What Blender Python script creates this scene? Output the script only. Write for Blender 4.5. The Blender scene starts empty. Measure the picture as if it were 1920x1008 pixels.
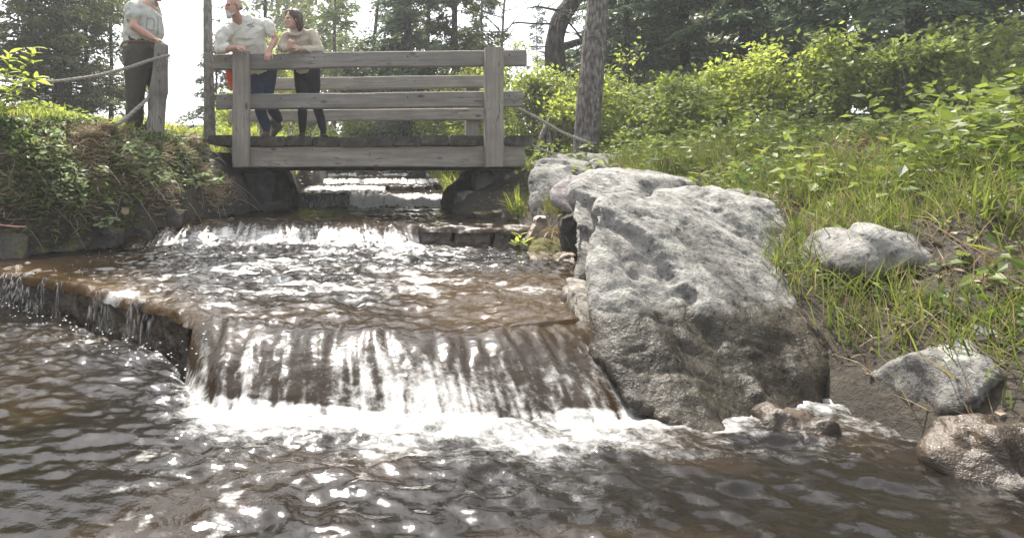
import bpy, bmesh, math, random
import numpy as np
from mathutils import Vector, Matrix
from mathutils.bvhtree import BVHTree

S = bpy.context.scene
C = S.collection
R = math.radians

# ------------------------------------------------------------------ camera, sky, sun, exposure
F = 1040.0                         # focal length in photograph pixels (frame 1920 wide)
CX, HY = 600.0, 324.0              # vanishing point of the level camera in the frame
cam_d = bpy.data.cameras.new('camera')
cam = bpy.data.objects.new('camera', cam_d)
C.objects.link(cam)
cam.location = (0, 0, 0)
cam.rotation_euler = (R(90), 0, 0)
cam_d.sensor_width = 36.0
cam_d.lens = 36.0 * F / 1920.0
cam_d.shift_x = (960 - CX) / 1920.0
cam_d.shift_y = -(504 - HY) / 1920.0
cam_d.clip_start = 0.05
cam_d.clip_end = 3000
S.camera = cam

SUN_AZ, SUN_EL = R(-8), R(61)     # azimuth from +y towards +x
w = bpy.data.worlds.new('World')
S.world = w
w.use_nodes = True
nt = w.node_tree
bg = nt.nodes['Background']
sky = nt.nodes.new('ShaderNodeTexSky')
sky.sky_type = 'NISHITA'
sky.sun_disc = False
sky.sun_elevation = SUN_EL
sky.sun_rotation = SUN_AZ
sky.air_density = 1.0
sky.dust_density = 3.0
sky.ozone_density = 1.0
hz = nt.nodes.new('ShaderNodeHueSaturation')      # thin bright haze: the photograph's sky is almost white
hz.inputs['Saturation'].default_value = 0.25
nt.links.new(sky.outputs[0], hz.inputs['Color'])
nt.links.new(hz.outputs[0], bg.inputs[0])
bg.inputs[1].default_value = 0.15
sd = bpy.data.lights.new('sun', 'SUN')
sd.energy = 3.9
sd.angle = R(0.53)
sd.color = (1.0, 0.95, 0.87)
sun = bpy.data.objects.new('sun', sd)
C.objects.link(sun)
SUNV = Vector((math.sin(SUN_AZ) * math.cos(SUN_EL), math.cos(SUN_AZ) * math.cos(SUN_EL), math.sin(SUN_EL)))
sun.rotation_euler = SUNV.to_track_quat('Z', 'Y').to_euler()
S.view_settings.view_transform = 'Standard'
S.view_settings.look = 'None'
S.view_settings.gamma = 1.0
S.view_settings.use_curve_mapping = False
S.view_settings.exposure = 1.6
S.render.engine = 'CYCLES'
S.cycles.use_denoising = True
S.cycles.max_bounces = 8
S.cycles.transmission_bounces = 6
S.cycles.sample_clamp_indirect = 6.0

rng = np.random.default_rng(7)
random.seed(7)

# ------------------------------------------------------------------ helpers
def at(px, py, Y):
    return np.array([(px - CX) / F * Y, Y, (HY - py) / F * Y])

def _h(ix, iy, iz, seed):
    n = (ix * 374761393 + iy * 668265263 + iz * 2147483647 + seed * 1274126177) & 0xFFFFFFFF
    n = ((n ^ (n >> 13)) * 1274126177) & 0xFFFFFFFF
    n = ((n ^ (n >> 16)) * 2246822519) & 0xFFFFFFFF
    n = n ^ (n >> 15)
    return (n & 0xFFFFFF) / float(0x7FFFFF) - 1.0

def vnoise(P, seed=0):
    P = np.asarray(P, float)
    f = np.floor(P)
    i = f.astype(np.int64)
    t = P - f
    t = t * t * t * (t * (t * 6 - 15) + 10)
    out = 0
    for dx in (0, 1):
        wx = t[:, 0] if dx else 1 - t[:, 0]
        for dy in (0, 1):
            wy = t[:, 1] if dy else 1 - t[:, 1]
            for dz in (0, 1):
                wz = t[:, 2] if dz else 1 - t[:, 2]
                out = out + wx * wy * wz * _h(i[:, 0] + dx, i[:, 1] + dy, i[:, 2] + dz, seed)
    return out

def fbm(P, seed=0, octv=4, gain=0.5, lac=2.03):
    P = np.asarray(P, float)
    a, s, out = 1.0, 1.0, 0
    for k in range(octv):
        out = out + a * vnoise(P * s + 17.3 * k, seed + k)
        a *= gain
        s *= lac
    return out

def n2(x, y, seed=0, octv=4, gain=0.5):
    sh = x.shape
    P = np.stack([x.ravel(), y.ravel(), np.full(x.size, 0.37)], 1)
    return fbm(P, seed, octv, gain).reshape(sh)

def sstep(a, b, x):
    t = np.clip((x - a) / (b - a), 0, 1)
    return t * t * (3 - 2 * t)

ORG = {}

def tag(o, label=None, cat=None, group=None, kind=None):
    if label: o['label'] = label
    if cat: o['category'] = cat
    if group: o['group'] = group
    if kind: o['kind'] = kind
    return o

def thing(name, loc, label, cat, group=None):
    o = bpy.data.objects.new(name, None)
    o.empty_display_size = 0.1
    C.objects.link(o)
    o.location = loc
    ORG[o.name] = np.array(loc, float)
    return tag(o, label, cat, group)

def mesh_np(name, V, faces, attrs=None, smooth=False):
    me = bpy.data.meshes.new(name)
    V = np.ascontiguousarray(V, np.float32)
    me.vertices.add(len(V))
    me.vertices.foreach_set('co', V.ravel())
    idx, starts, cur = [], [], 0
    for f in faces:
        f = np.asarray(f, np.int32)
        if f.size == 0: continue
        k = f.shape[1]
        idx.append(f.ravel())
        starts.append(cur + np.arange(len(f), dtype=np.int32) * k)
        cur += f.size
    idx = np.concatenate(idx)
    starts = np.concatenate(starts)
    me.loops.add(len(idx))
    me.loops.foreach_set('vertex_index', idx)
    me.polygons.add(len(starts))
    me.polygons.foreach_set('loop_start', starts)
    me.polygons.foreach_set('use_smooth', np.full(len(starts), smooth, bool))
    me.update(calc_edges=True)
    for k, v in (attrs or {}).items():
        a = me.attributes.new(k, 'FLOAT', 'POINT')
        a.data.foreach_set('value', np.ascontiguousarray(v, np.float32))
    return me

class Geo:
    """collects quads and triangles with a per-vertex 'var' value; build() links them as ONE object"""
    def __init__(s):
        s.V, s.Q, s.T, s.A, s.n = [], [], [], [], 0
    def add(s, V, Q=None, T=None, var=None):
        V = np.asarray(V, float).reshape(-1, 3)
        s.V.append(V)
        if Q is not None and len(Q): s.Q.append(np.asarray(Q, np.int64) + s.n)
        if T is not None and len(T): s.T.append(np.asarray(T, np.int64) + s.n)
        if var is None: var = 0.5
        s.A.append(np.broadcast_to(np.asarray(var, float), (len(V),)))
        s.n += len(V)
    def tube(s, pts, rad, sides=8, var=0.5, cap=True, rough=0.0, seed=0):
        V, Q, T = tube(pts, rad, sides, cap, rough, seed)
        s.add(V, Q, T, var)
    def leaves(s, P, D, N, L, W, var=None, fold=0.0):
        V, Q = kites(P, D, N, L, W, fold)
        if var is None: var = rng.random(len(P))
        s.add(V, Q, None, np.repeat(var, 4))
    def build(s, name, m, parent=None, smooth=False):
        V = np.concatenate(s.V)
        org = ORG.get(parent.name, np.zeros(3)) if parent else np.zeros(3)
        fs = []
        if s.Q: fs.append(np.concatenate(s.Q))
        if s.T: fs.append(np.concatenate(s.T))
        me = mesh_np(name, V - org, fs, {'var': np.concatenate(s.A)}, smooth)
        return link(name, me, m, parent)

def link(name, me, m, parent=None):
    o = bpy.data.objects.new(name, me)
    C.objects.link(o)
    if m and not me.materials: me.materials.append(m)
    if parent:
        o.parent = parent
        ORG[o.name] = ORG[parent.name]
    else:
        ORG[o.name] = np.zeros(3)
    return o

def frames(pts):
    pts = np.asarray(pts, float)
    t = np.gradient(pts, axis=0)
    t /= np.linalg.norm(t, axis=1, keepdims=True) + 1e-9
    u = np.zeros_like(t)
    ref = np.array([0, 0, 1.0]) if abs(t[0, 2]) < 0.9 else np.array([1.0, 0, 0])
    a = np.cross(t[0], ref)
    a /= np.linalg.norm(a)
    for i in range(len(t)):
        a = a - t[i] * np.dot(a, t[i])
        a /= np.linalg.norm(a) + 1e-9
        u[i] = a
    return t, u, np.cross(t, u)

def tube(pts, rad, sides=8, cap=True, rough=0.0, seed=0):
    pts = np.asarray(pts, float)
    n = len(pts)
    rad = np.broadcast_to(np.asarray(rad, float), (n,))
    t, u, v = frames(pts)
    ang = np.linspace(0, 2 * np.pi, sides, endpoint=False)
    V = pts[:, None, :] + rad[:, None, None] * (np.cos(ang)[None, :, None] * u[:, None, :] + np.sin(ang)[None, :, None] * v[:, None, :])
    if rough:
        d = V - pts[:, None, :]
        nz = fbm(V.reshape(-1, 3) * np.array([9, 9, 2.2]), seed, 3).reshape(n, sides, 1)
        V = V + d * nz * rough
    V = V.reshape(-1, 3)
    i = np.arange(n - 1)[:, None] * sides
    j = np.arange(sides)[None, :]
    j2 = (j + 1) % sides
    Q = np.stack([i + j, i + j2, i + sides + j2, i + sides + j], -1).reshape(-1, 4)
    T = None
    if cap:
        V = np.concatenate([V, pts[:1], pts[-1:]])
        a, b = n * sides, n * sides + 1
        jj = np.arange(sides)
        k = (jj + 1) % sides
        T = np.concatenate([np.stack([np.full(sides, a), k, jj], 1), np.stack([np.full(sides, b), (n - 1) * sides + jj, (n - 1) * sides + k], 1)])
    return V, Q, T

def kites(P, D, N, L, W, fold=0.0):
    P = np.asarray(P, float)
    n = len(P)
    D = D / (np.linalg.norm(D, axis=1, keepdims=True) + 1e-9)
    Sd = np.cross(D, N)
    Sd /= np.linalg.norm(Sd, axis=1, keepdims=True) + 1e-9
    Nn = np.cross(Sd, D)
    L = np.broadcast_to(np.asarray(L, float), (n,))[:, None]
    W = np.broadcast_to(np.asarray(W, float), (n,))[:, None]
    m = P + D * L * 0.42
    V = np.stack([P, m + Sd * W * 0.5 + Nn * W * fold, P + D * L, m - Sd * W * 0.5 + Nn * W * fold], 1).reshape(-1, 3)
    Q = np.arange(n * 4).reshape(n, 4)
    return V, Q

def curve(pts, n=24):
    """Catmull-Rom through the points"""
    p = np.asarray(pts, float)
    p = np.concatenate([[2 * p[0] - p[1]], p, [2 * p[-1] - p[-2]]])
    out = []
    m = len(p) - 3
    for k in range(n):
        t = k / (n - 1) * m
        i = min(int(t), m - 1)
        t -= i
        a, b, c, d = p[i], p[i + 1], p[i + 2], p[i + 3]
        out.append(0.5 * ((2 * b) + (c - a) * t + (2 * a - 5 * b + 4 * c - d) * t * t + (3 * b - a - 3 * c + d) * t ** 3))
    return np.array(out)

def rvec(n):
    v = rng.normal(size=(n, 3))
    return v / np.linalg.norm(v, axis=1, keepdims=True)

# ------------------------------------------------------------------ materials
def mat(name):
    m = bpy.data.materials.new(name)
    m.use_nodes = True
    t = m.node_tree
    b = t.nodes['Principled BSDF']
    return m, t, b, t.nodes, t.links

def nd(t, typ, **kw):
    n = t.nodes.new(typ)
    for k, v in kw.items():
        if k.startswith('i_'):
            key = k[2:]
            key = int(key) if key.isdigit() else key
            n.inputs[key].default_value = v
        else: setattr(n, k, v)
    return n

def ramp(t, stops, interp='LINEAR'):
    n = t.nodes.new('ShaderNodeValToRGB')
    n.color_ramp.interpolation = interp
    e = n.color_ramp.elements
    while len(e) > 1: e.remove(e[-1])
    e[0].position = stops[0][0]
    e[0].color = (*stops[0][1], 1) if len(stops[0][1]) == 3 else stops[0][1]
    for p, c in stops[1:]:
        x = e.new(p)
        x.color = (*c, 1) if len(c) == 3 else c
    return n

def g(v): return (v, v, v)

def noise_n(t, vec, scale, detail=5, rough=0.55):
    n = nd(t, 'ShaderNodeTexNoise')
    n.inputs['Scale'].default_value = scale
    n.inputs['Detail'].default_value = detail
    n.inputs['Roughness'].default_value = rough
    if vec is not None: t.links.new(vec, n.inputs['Vector'])
    return n

def bump(t, b, h, strength, dist=0.02, chain=None):
    n = nd(t, 'ShaderNodeBump')
    n.inputs['Strength'].default_value = strength
    n.inputs['Distance'].default_value = dist
    t.links.new(h, n.inputs['Height'])
    if chain: t.links.new(chain, n.inputs['Normal'])
    t.links.new(n.outputs[0], b.inputs['Normal'])
    return n.outputs[0]

def mixc(t, a, b, f, mode='MIX'):
    n = nd(t, 'ShaderNodeMix', data_type='RGBA', blend_type=mode)
    for s, v in ((6, a), (7, b), (0, f)):
        if isinstance(v, (tuple, list)): n.inputs[s].default_value = (*v, 1)
        elif isinstance(v, (int, float)): n.inputs[s].default_value = v
        else: t.links.new(v, n.inputs[s])
    return n.outputs[2]

def m_foliage(name, dark, light, trans=0.45, warm=None, rough=0.5):
    m, t, b, N, L = mat(name)
    a = nd(t, 'ShaderNodeAttribute', attribute_name='var')
    st = [(0.0, dark), (0.75, light)]
    if warm: st += [(0.93, light), (1.0, warm)]
    else: st += [(1.0, tuple(min(1, c * 1.15) for c in light))]
    cr = ramp(t, st)
    L.new(a.outputs['Fac'], cr.inputs[0])
    geo = nd(t, 'ShaderNodeNewGeometry')
    nz = noise_n(t, geo.outputs['Position'], 1.3, 3)
    hv = nd(t, 'ShaderNodeHueSaturation')
    mr = nd(t, 'ShaderNodeMapRange', i_3=0.65, i_4=1.35)
    L.new(nz.outputs[0], mr.inputs[0])
    L.new(mr.outputs[0], hv.inputs['Value'])
    L.new(cr.outputs[0], hv.inputs['Color'])
    L.new(hv.outputs[0], b.inputs['Base Color'])
    b.inputs['Roughness'].default_value = rough
    b.inputs['Specular IOR Level'].default_value = 0.35
    tr = nd(t, 'ShaderNodeBsdfTranslucent')
    hs = nd(t, 'ShaderNodeHueSaturation', i_Saturation=1.1, i_Value=1.25)
    L.new(hv.outputs[0], hs.inputs['Color'])
    L.new(hs.outputs[0], tr.inputs[0])
    mx = nd(t, 'ShaderNodeMixShader')
    mx.inputs[0].default_value = trans
    L.new(b.outputs[0], mx.inputs[1])
    L.new(tr.outputs[0], mx.inputs[2])
    L.new(mx.outputs[0], N['Material Output'].inputs[0])
    return m

def m_wood(name, c0, c1, moss=0.0, axis=0):
    m, t, b, N, L = mat(name)
    tc = nd(t, 'ShaderNodeTexCoord')
    oi = nd(t, 'ShaderNodeObjectInfo')
    off = nd(t, 'ShaderNodeVectorMath', operation='ADD')
    sc = nd(t, 'ShaderNodeVectorMath', operation='SCALE')
    cmb = nd(t, 'ShaderNodeCombineXYZ')
    for k in range(3): L.new(oi.outputs['Random'], cmb.inputs[k])
    L.new(cmb.outputs[0], sc.inputs[0])
    sc.inputs['Scale'].default_value = 37.0
    L.new(tc.outputs['Object'], off.inputs[0])
    L.new(sc.outputs[0], off.inputs[1])
    mp = nd(t, 'ShaderNodeMapping')
    mp.inputs['Scale'].default_value = (1.6, 26, 26) if axis == 0 else (26, 26, 1.6)
    L.new(off.outputs[0], mp.inputs[0])
    grain = noise_n(t, mp.outputs[0], 1.0, 7, 0.65)
    mp2 = nd(t, 'ShaderNodeMapping')
    mp2.inputs['Scale'].default_value = (0.9, 9, 9) if axis == 0 else (9, 9, 0.9)
    L.new(off.outputs[0], mp2.inputs[0])
    crk = noise_n(t, mp2.outputs[0], 1.6, 4, 0.5)
    big = noise_n(t, off.outputs[0], 2.2, 4, 0.6)
    c = ramp(t, [(0.28, tuple(x * 0.72 for x in c0)), (0.45, c0), (0.68, tuple(0.6 * x + 0.4 * y for x, y in zip(c1, c0))), (0.82, c1)])
    L.new(grain.outputs[0], c.inputs[0])
    bl = ramp(t, [(0.3, g(0.72)), (0.7, g(1.08))])
    L.new(big.outputs[0], bl.inputs[0])
    col = mixc(t, c.outputs[0], bl.outputs[0], 1.0, 'MULTIPLY')
    ck = ramp(t, [(0.485, g(1)), (0.497, g(0.25)), (0.503, g(0.25)), (0.515, g(1))])
    L.new(crk.outputs[0], ck.inputs[0])
    msk = ramp(t, [(0.5, g(0)), (0.62, g(1))])
    L.new(big.outputs[0], msk.inputs[0])
    col = mixc(t, col, mixc(t, col, ck.outputs[0], 1.0, 'MULTIPLY'), msk.outputs[0])
    # knots
    vo = nd(t, 'ShaderNodeTexVoronoi')
    mp3 = nd(t, 'ShaderNodeMapping')
    mp3.inputs['Scale'].default_value = (2.2, 5, 5) if axis == 0 else (5, 5, 2.2)
    L.new(off.outputs[0], mp3.inputs[0])
    L.new(mp3.outputs[0], vo.inputs['Vector'])
    vo.inputs['Scale'].default_value = 1.0
    kr = ramp(t, [(0.05, g(0.25)), (0.1, g(0.6)), (0.14, g(1))])
    L.new(vo.outputs['Distance'], kr.inputs[0])
    col = mixc(t, col, kr.outputs[0], 1.0, 'MULTIPLY')
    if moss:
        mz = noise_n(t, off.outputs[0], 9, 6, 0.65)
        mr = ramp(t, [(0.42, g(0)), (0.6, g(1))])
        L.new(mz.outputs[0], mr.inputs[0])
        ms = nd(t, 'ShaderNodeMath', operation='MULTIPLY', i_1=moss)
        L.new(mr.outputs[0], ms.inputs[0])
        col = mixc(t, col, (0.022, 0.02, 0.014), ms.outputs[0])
    L.new(col, b.inputs['Base Color'])
    b.inputs['Roughness'].default_value = 0.82
    b.inputs['Specular IOR Level'].default_value = 0.25
    nb = bump(t, b, grain.outputs[0], 0.4, 0.005)
    bump(t, b, ck.outputs[0], 0.5, 0.006, nb)
    return m

def m_rock(name, base, light, dark, scale=1.0, streak=0.0, moss=0.0, rough=0.85, wet=0.0, pink=0.0, wetz=None, lich=0.0):
    m, t, b, N, L = mat(name)
    geo = nd(t, 'ShaderNodeNewGeometry')
    P = geo.outputs['Position']
    n1 = noise_n(t, P, 3.0 * scale, 8, 0.65)
    n3 = noise_n(t, P, 38 * scale, 5, 0.7)
    n4 = noise_n(t, P, 9 * scale, 6, 0.6)
    c = ramp(t, [(0.3, dark), (0.47, base), (0.62, light), (0.75, tuple(x * 1.1 for x in light))])
    L.new(n1.outputs[0], c.inputs[0])
    sp = ramp(t, [(0.32, g(0.45)), (0.45, g(0.92)), (0.6, g(1.05)), (0.72, g(1.35))])
    L.new(n3.outputs[0], sp.inputs[0])
    col = mixc(t, c.outputs[0], sp.outputs[0], 1.0, 'MULTIPLY')
    sp2 = ramp(t, [(0.36, g(0.4)), (0.42, g(1.0))])
    L.new(n4.outputs[0], sp2.inputs[0])
    col = mixc(t, col, sp2.outputs[0], 0.75, 'MULTIPLY')
    if pink:
        pz = noise_n(t, P, 1.7, 3)
        pr = ramp(t, [(0.4, g(0)), (0.6, g(pink))])
        L.new(pz.outputs[0], pr.inputs[0])
        col = mixc(t, col, mixc(t, col, (1.15, 0.93, 0.82), 1.0, 'MULTIPLY'), pr.outputs[0])
    h_extra = None
    if streak:
        mp = nd(t, 'ShaderNodeMapping')
        mp.inputs['Rotation'].default_value = (R(12), R(-17), 0)
        mp.inputs['Scale'].default_value = (16, 16, 1.4)
        L.new(P, mp.inputs[0])
        sn = noise_n(t, mp.outputs[0], 1.4, 5, 0.6)
        sr = ramp(t, [(0.36, g(0.55)), (0.5, g(1)), (0.64, g(1.25))])
        L.new(sn.outputs[0], sr.inputs[0])
        col = mixc(t, col, sr.outputs[0], streak, 'MULTIPLY')
        h_extra = sn.outputs[0]
    if moss:
        sx = nd(t, 'ShaderNodeSeparateXYZ')
        L.new(geo.outputs['Normal'], sx.inputs[0])
        mz = noise_n(t, P, 6, 6, 0.7)
        ad = nd(t, 'ShaderNodeMath', operation='MULTIPLY_ADD', i_1=0.28)
        L.new(sx.outputs[2], ad.inputs[0])
        L.new(mz.outputs[0], ad.inputs[2])
        mr = ramp(t, [(0.72 - 0.25 * moss, g(0)), (0.8 - 0.25 * moss, g(1))])
        L.new(ad.outputs[0], mr.inputs[0])
        mc = ramp(t, [(0.4, (0.05, 0.045, 0.012)), (0.6, (0.11, 0.1, 0.03))])
        L.new(n3.outputs[0], mc.inputs[0])
        col = mixc(t, col, mc.outputs[0], mr.outputs[0])
    if lich:      # pale crusts and black specks of lichen
        lz = noise_n(t, P, 7, 7, 0.75)
        lr = ramp(t, [(0.56, g(0)), (0.6, g(lich))])
        L.new(lz.outputs[0], lr.inputs[0])
        col = mixc(t, col, (0.31, 0.315, 0.27), lr.outputs[0])
        vz = nd(t, 'ShaderNodeTexVoronoi')
        vz.inputs['Scale'].default_value = 24
        L.new(P, vz.inputs['Vector'])
        vr = ramp(t, [(0.12, g(0.3)), (0.24, g(1))])
        L.new(vz.outputs['Distance'], vr.inputs[0])
        col = mixc(t, col, vr.outputs[0], 0.8, 'MULTIPLY')
    rnode = None
    if wetz is not None:      # splashed zone at the waterline
        sz = nd(t, 'ShaderNodeSeparateXYZ')
        L.new(P, sz.inputs[0])
        wz_ = nd(t, 'ShaderNodeMath', operation='MULTIPLY_ADD', i_1=0.16)
        L.new(n4.outputs[0], wz_.inputs[0])
        L.new(sz.outputs[2], wz_.inputs[2])
        wr_ = nd(t, 'ShaderNodeMapRange', i_1=wetz + 0.08 + 0.03, i_2=wetz + 0.08 - 0.02, i_3=0.0, i_4=1.0)
        L.new(wz_.outputs[0], wr_.inputs[0])
        col = mixc(t, col, mixc(t, col, (0.3, 0.27, 0.22), 1.0, 'MULTIPLY'), wr_.outputs[0])
        rnode = nd(t, 'ShaderNodeMapRange', i_3=rough, i_4=0.25)
        L.new(wr_.outputs[0], rnode.inputs[0])
    L.new(col, b.inputs['Base Color'])
    b.inputs['Roughness'].default_value = rough
    if rnode is not None: L.new(rnode.outputs[0], b.inputs['Roughness'])
    b.inputs['Specular IOR Level'].default_value = 0.5 if wet else 0.25
    nb = bump(t, b, n1.outputs[0], 0.7, 0.06)
    nb = bump(t, b, n4.outputs[0], 0.6, 0.025, nb)
    if h_extra is not None: nb = bump(t, b, h_extra, 0.5, 0.02, nb)
    bump(t, b, n3.outputs[0], 0.8, 0.01, nb)
    return m

def m_bark(name, c0, c1, vs=(22, 22, 5), lich=0.0, gap=0.35):
    m, t, b, N, L = mat(name)
    geo = nd(t, 'ShaderNodeNewGeometry')
    mp = nd(t, 'ShaderNodeMapping')
    mp.inputs['Scale'].default_value = vs
    L.new(geo.outputs['Position'], mp.inputs[0])
    vo = nd(t, 'ShaderNodeTexVoronoi', feature='F1')
    wz = noise_n(t, mp.outputs[0], 1.0, 5, 0.6)
    wm = nd(t, 'ShaderNodeMixRGB')
    wm.inputs[0].default_value = 0.25
    L.new(mp.outputs[0], wm.inputs[1])
    L.new(wz.outputs[1], wm.inputs[2])
    L.new(wm.outputs[0], vo.inputs['Vector'])
    vo.inputs['Scale'].default_value = 1.3
    c = ramp(t, [(0.05, c1), (0.45, c0), (0.75, tuple(x * gap for x in c0))])
    L.new(vo.outputs['Distance'], c.inputs[0])
    nz = noise_n(t, geo.outputs['Position'], 14, 5, 0.65)
    sp = ramp(t, [(0.35, g(0.65)), (0.65, g(1.25))])
    L.new(nz.outputs[0], sp.inputs[0])
    col = mixc(t, c.outputs[0], sp.outputs[0], 1.0, 'MULTIPLY')
    if lich:
        lz = noise_n(t, geo.outputs['Position'], 11, 5, 0.7)
        lr = ramp(t, [(0.56, g(0)), (0.66, g(lich))])
        L.new(lz.outputs[0], lr.inputs[0])
        col = mixc(t, col, (0.3, 0.31, 0.27), lr.outputs[0])
    L.new(col, b.inputs['Base Color'])
    b.inputs['Roughness'].default_value = 0.9
    b.inputs['Specular IOR Level'].default_value = 0.2
    inv = nd(t, 'ShaderNodeMath', operation='SUBTRACT', i_0=1.0)
    L.new(vo.outputs['Distance'], inv.inputs[1])
    bump(t, b, inv.outputs[0], 0.8, 0.03)
    return m

def m_plain(name, col, rough=0.7, var=0.12, scale=30, bmp=0.25, spec=0.3, dist=0.004, sheen=0.0):
    m, t, b, N, L = mat(name)
    geo = nd(t, 'ShaderNodeTexCoord')
    nz = noise_n(t, geo.outputs['Object'], scale, 5, 0.6)
    cr = ramp(t, [(0.3, tuple(c * (1 - var) for c in col)), (0.7, tuple(c * (1 + var) for c in col))])
    L.new(nz.outputs[0], cr.inputs[0])
    L.new(cr.outputs[0], b.inputs['Base Color'])
    b.inputs['Roughness'].default_value = rough
    b.inputs['Specular IOR Level'].default_value = spec
    if sheen: b.inputs['Sheen Weight'].default_value = sheen
    bump(t, b, nz.outputs[0], bmp, dist)
    return m

M = {}
M['wood'] = m_wood('weathered_wood', (0.185, 0.17, 0.15), (0.295, 0.275, 0.245))
M['wood2'] = m_wood('fresher_wood', (0.22, 0.197, 0.168), (0.345, 0.312, 0.27))
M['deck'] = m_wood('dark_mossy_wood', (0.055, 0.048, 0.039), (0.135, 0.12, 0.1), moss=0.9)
M['post'] = m_wood('old_post_wood', (0.16, 0.145, 0.125), (0.29, 0.265, 0.235), axis=2)
M['rock'] = m_rock('grey_rock', (0.16, 0.152, 0.138), (0.25, 0.24, 0.22), (0.07, 0.066, 0.06), streak=0.55, wetz=-0.6, lich=0.6)
M['rock2'] = m_rock('grey_rock_flat', (0.15, 0.143, 0.131), (0.235, 0.226, 0.209), (0.07, 0.067, 0.06), wetz=-0.44, lich=0.5)
M['rock3'] = m_rock('grey_rock_low', (0.15, 0.143, 0.131), (0.235, 0.226, 0.209), (0.07, 0.067, 0.06), streak=0.3, wetz=-0.8, lich=0.7)
M['rockpink'] = m_rock('purplish_rock', (0.2, 0.18, 0.175), (0.3, 0.272, 0.266), (0.12, 0.106, 0.1))
M['rocktan'] = m_rock('tan_rock', (0.3, 0.255, 0.215), (0.43, 0.385, 0.34), (0.13, 0.105, 0.085), pink=0.3, wetz=-0.63)
M['rocklow'] = m_rock('pale_buff_rock', (0.22, 0.2, 0.172), (0.32, 0.295, 0.255), (0.1, 0.09, 0.078), wetz=-0.66)
M['rockmoss'] = m_rock('mossy_rock', (0.3, 0.26, 0.22), (0.44, 0.39, 0.345), (0.13, 0.105, 0.085), moss=0.55)
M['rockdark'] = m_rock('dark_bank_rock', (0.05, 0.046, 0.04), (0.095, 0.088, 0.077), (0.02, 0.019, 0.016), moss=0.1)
M['rockshade'] = m_rock('shade_dark_rock', (0.024, 0.022, 0.019), (0.045, 0.042, 0.036), (0.011, 0.0105, 0.009))  # shade under the bridge put into the stone colour as near-black
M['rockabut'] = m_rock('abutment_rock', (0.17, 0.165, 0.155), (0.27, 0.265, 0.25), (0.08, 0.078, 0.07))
M['rockwet'] = m_rock('wet_rock', (0.05, 0.036, 0.024), (0.085, 0.06, 0.038), (0.02, 0.015, 0.011), rough=0.3, wet=1)
M['bark'] = m_bark('pine_bark', (0.13, 0.115, 0.105), (0.23, 0.205, 0.185), vs=(32, 32, 9), lich=0.5, gap=0.45)
M['barkgrey'] = m_bark('grey_bark', (0.16, 0.15, 0.138), (0.22, 0.208, 0.19), vs=(30, 30, 10), lich=0.3, gap=0.8)
M['barkdark'] = m_bark('dark_bark', (0.05, 0.044, 0.038), (0.095, 0.083, 0.072))
M['deadwood'] = m_bark('dead_wood', (0.2, 0.18, 0.155), (0.33, 0.3, 0.27), vs=(40, 40, 8))
M['cedar'] = m_foliage('cedar_foliage', (0.05, 0.06, 0.02), (0.135, 0.145, 0.05), 0.45, (0.16, 0.13, 0.06))
M['spruce'] = m_foliage('spruce_foliage', (0.035, 0.055, 0.03), (0.09, 0.13, 0.065), 0.4)
M['pine'] = m_foliage('pine_foliage', (0.06, 0.085, 0.03), (0.15, 0.19, 0.07), 0.35, (0.2, 0.18, 0.05))
M['leafy'] = m_foliage('spring_leaves', (0.16, 0.195, 0.04), (0.33, 0.37, 0.09), 0.6, (0.26, 0.26, 0.06))
M['leafmid'] = m_foliage('mid_leaves', (0.08, 0.11, 0.024), (0.2, 0.24, 0.06), 0.45, (0.2, 0.2, 0.06))
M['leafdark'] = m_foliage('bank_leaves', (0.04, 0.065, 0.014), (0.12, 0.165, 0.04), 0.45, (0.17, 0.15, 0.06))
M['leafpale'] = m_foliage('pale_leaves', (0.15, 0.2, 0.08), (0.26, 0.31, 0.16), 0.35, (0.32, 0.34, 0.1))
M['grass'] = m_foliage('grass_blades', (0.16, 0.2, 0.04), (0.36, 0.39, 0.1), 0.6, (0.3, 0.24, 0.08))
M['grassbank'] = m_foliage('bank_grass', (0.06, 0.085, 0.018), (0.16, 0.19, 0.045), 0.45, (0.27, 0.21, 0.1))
M['straw'] = m_foliage('dry_straw', (0.14, 0.1, 0.055), (0.3, 0.24, 0.15), 0.25, (0.36, 0.3, 0.2))
M['litter'] = m_foliage('leaf_litter', (0.06, 0.04, 0.024), (0.2, 0.15, 0.1), 0.2, (0.32, 0.28, 0.22))
M['rust'] = m_foliage('rusty_leaves', (0.22, 0.1, 0.03), (0.4, 0.2, 0.08), 0.45, (0.45, 0.32, 0.1))
M['stem'] = m_plain('green_stem', (0.1, 0.11, 0.04), 0.6)
M['twig'] = m_plain('dry_twig', (0.23, 0.185, 0.15), 0.8)
M['redtwig'] = m_plain('red_twig', (0.32, 0.17, 0.13), 0.6)
M['rope'] = m_plain('grey_rope', (0.27, 0.25, 0.215), 0.9, 0.3, 60)
M['ropepale'] = m_plain('pale_rope', (0.5, 0.46, 0.36), 0.9, 0.2, 60)
M['metal'] = m_plain('dark_iron', (0.03, 0.028, 0.026), 0.5)
M['skin'] = m_plain('skin', (0.42, 0.245, 0.185), 0.55, 0.1, 14, 0.1)
M['skinpale'] = m_plain('pale_skin', (0.5, 0.315, 0.245), 0.55, 0.08, 14, 0.1)
M['tshirt'] = m_plain('white_cotton', (0.62, 0.61, 0.56), 0.9, 0.04, 9, 0.2, 0.15, 0.01)
M['hoodie'] = m_plain('beige_fleece', (0.44, 0.385, 0.315), 0.95, 0.07, 9, 0.3, 0.15, 0.01)
M['uniform'] = m_plain('grey_uniform', (0.40, 0.405, 0.365), 0.9, 0.06, 9, 0.2, 0.15, 0.01)
M['trousers'] = m_plain('brown_trousers', (0.062, 0.053, 0.045), 0.9, 0.12, 9, 0.25, 0.15, 0.01)
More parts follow.
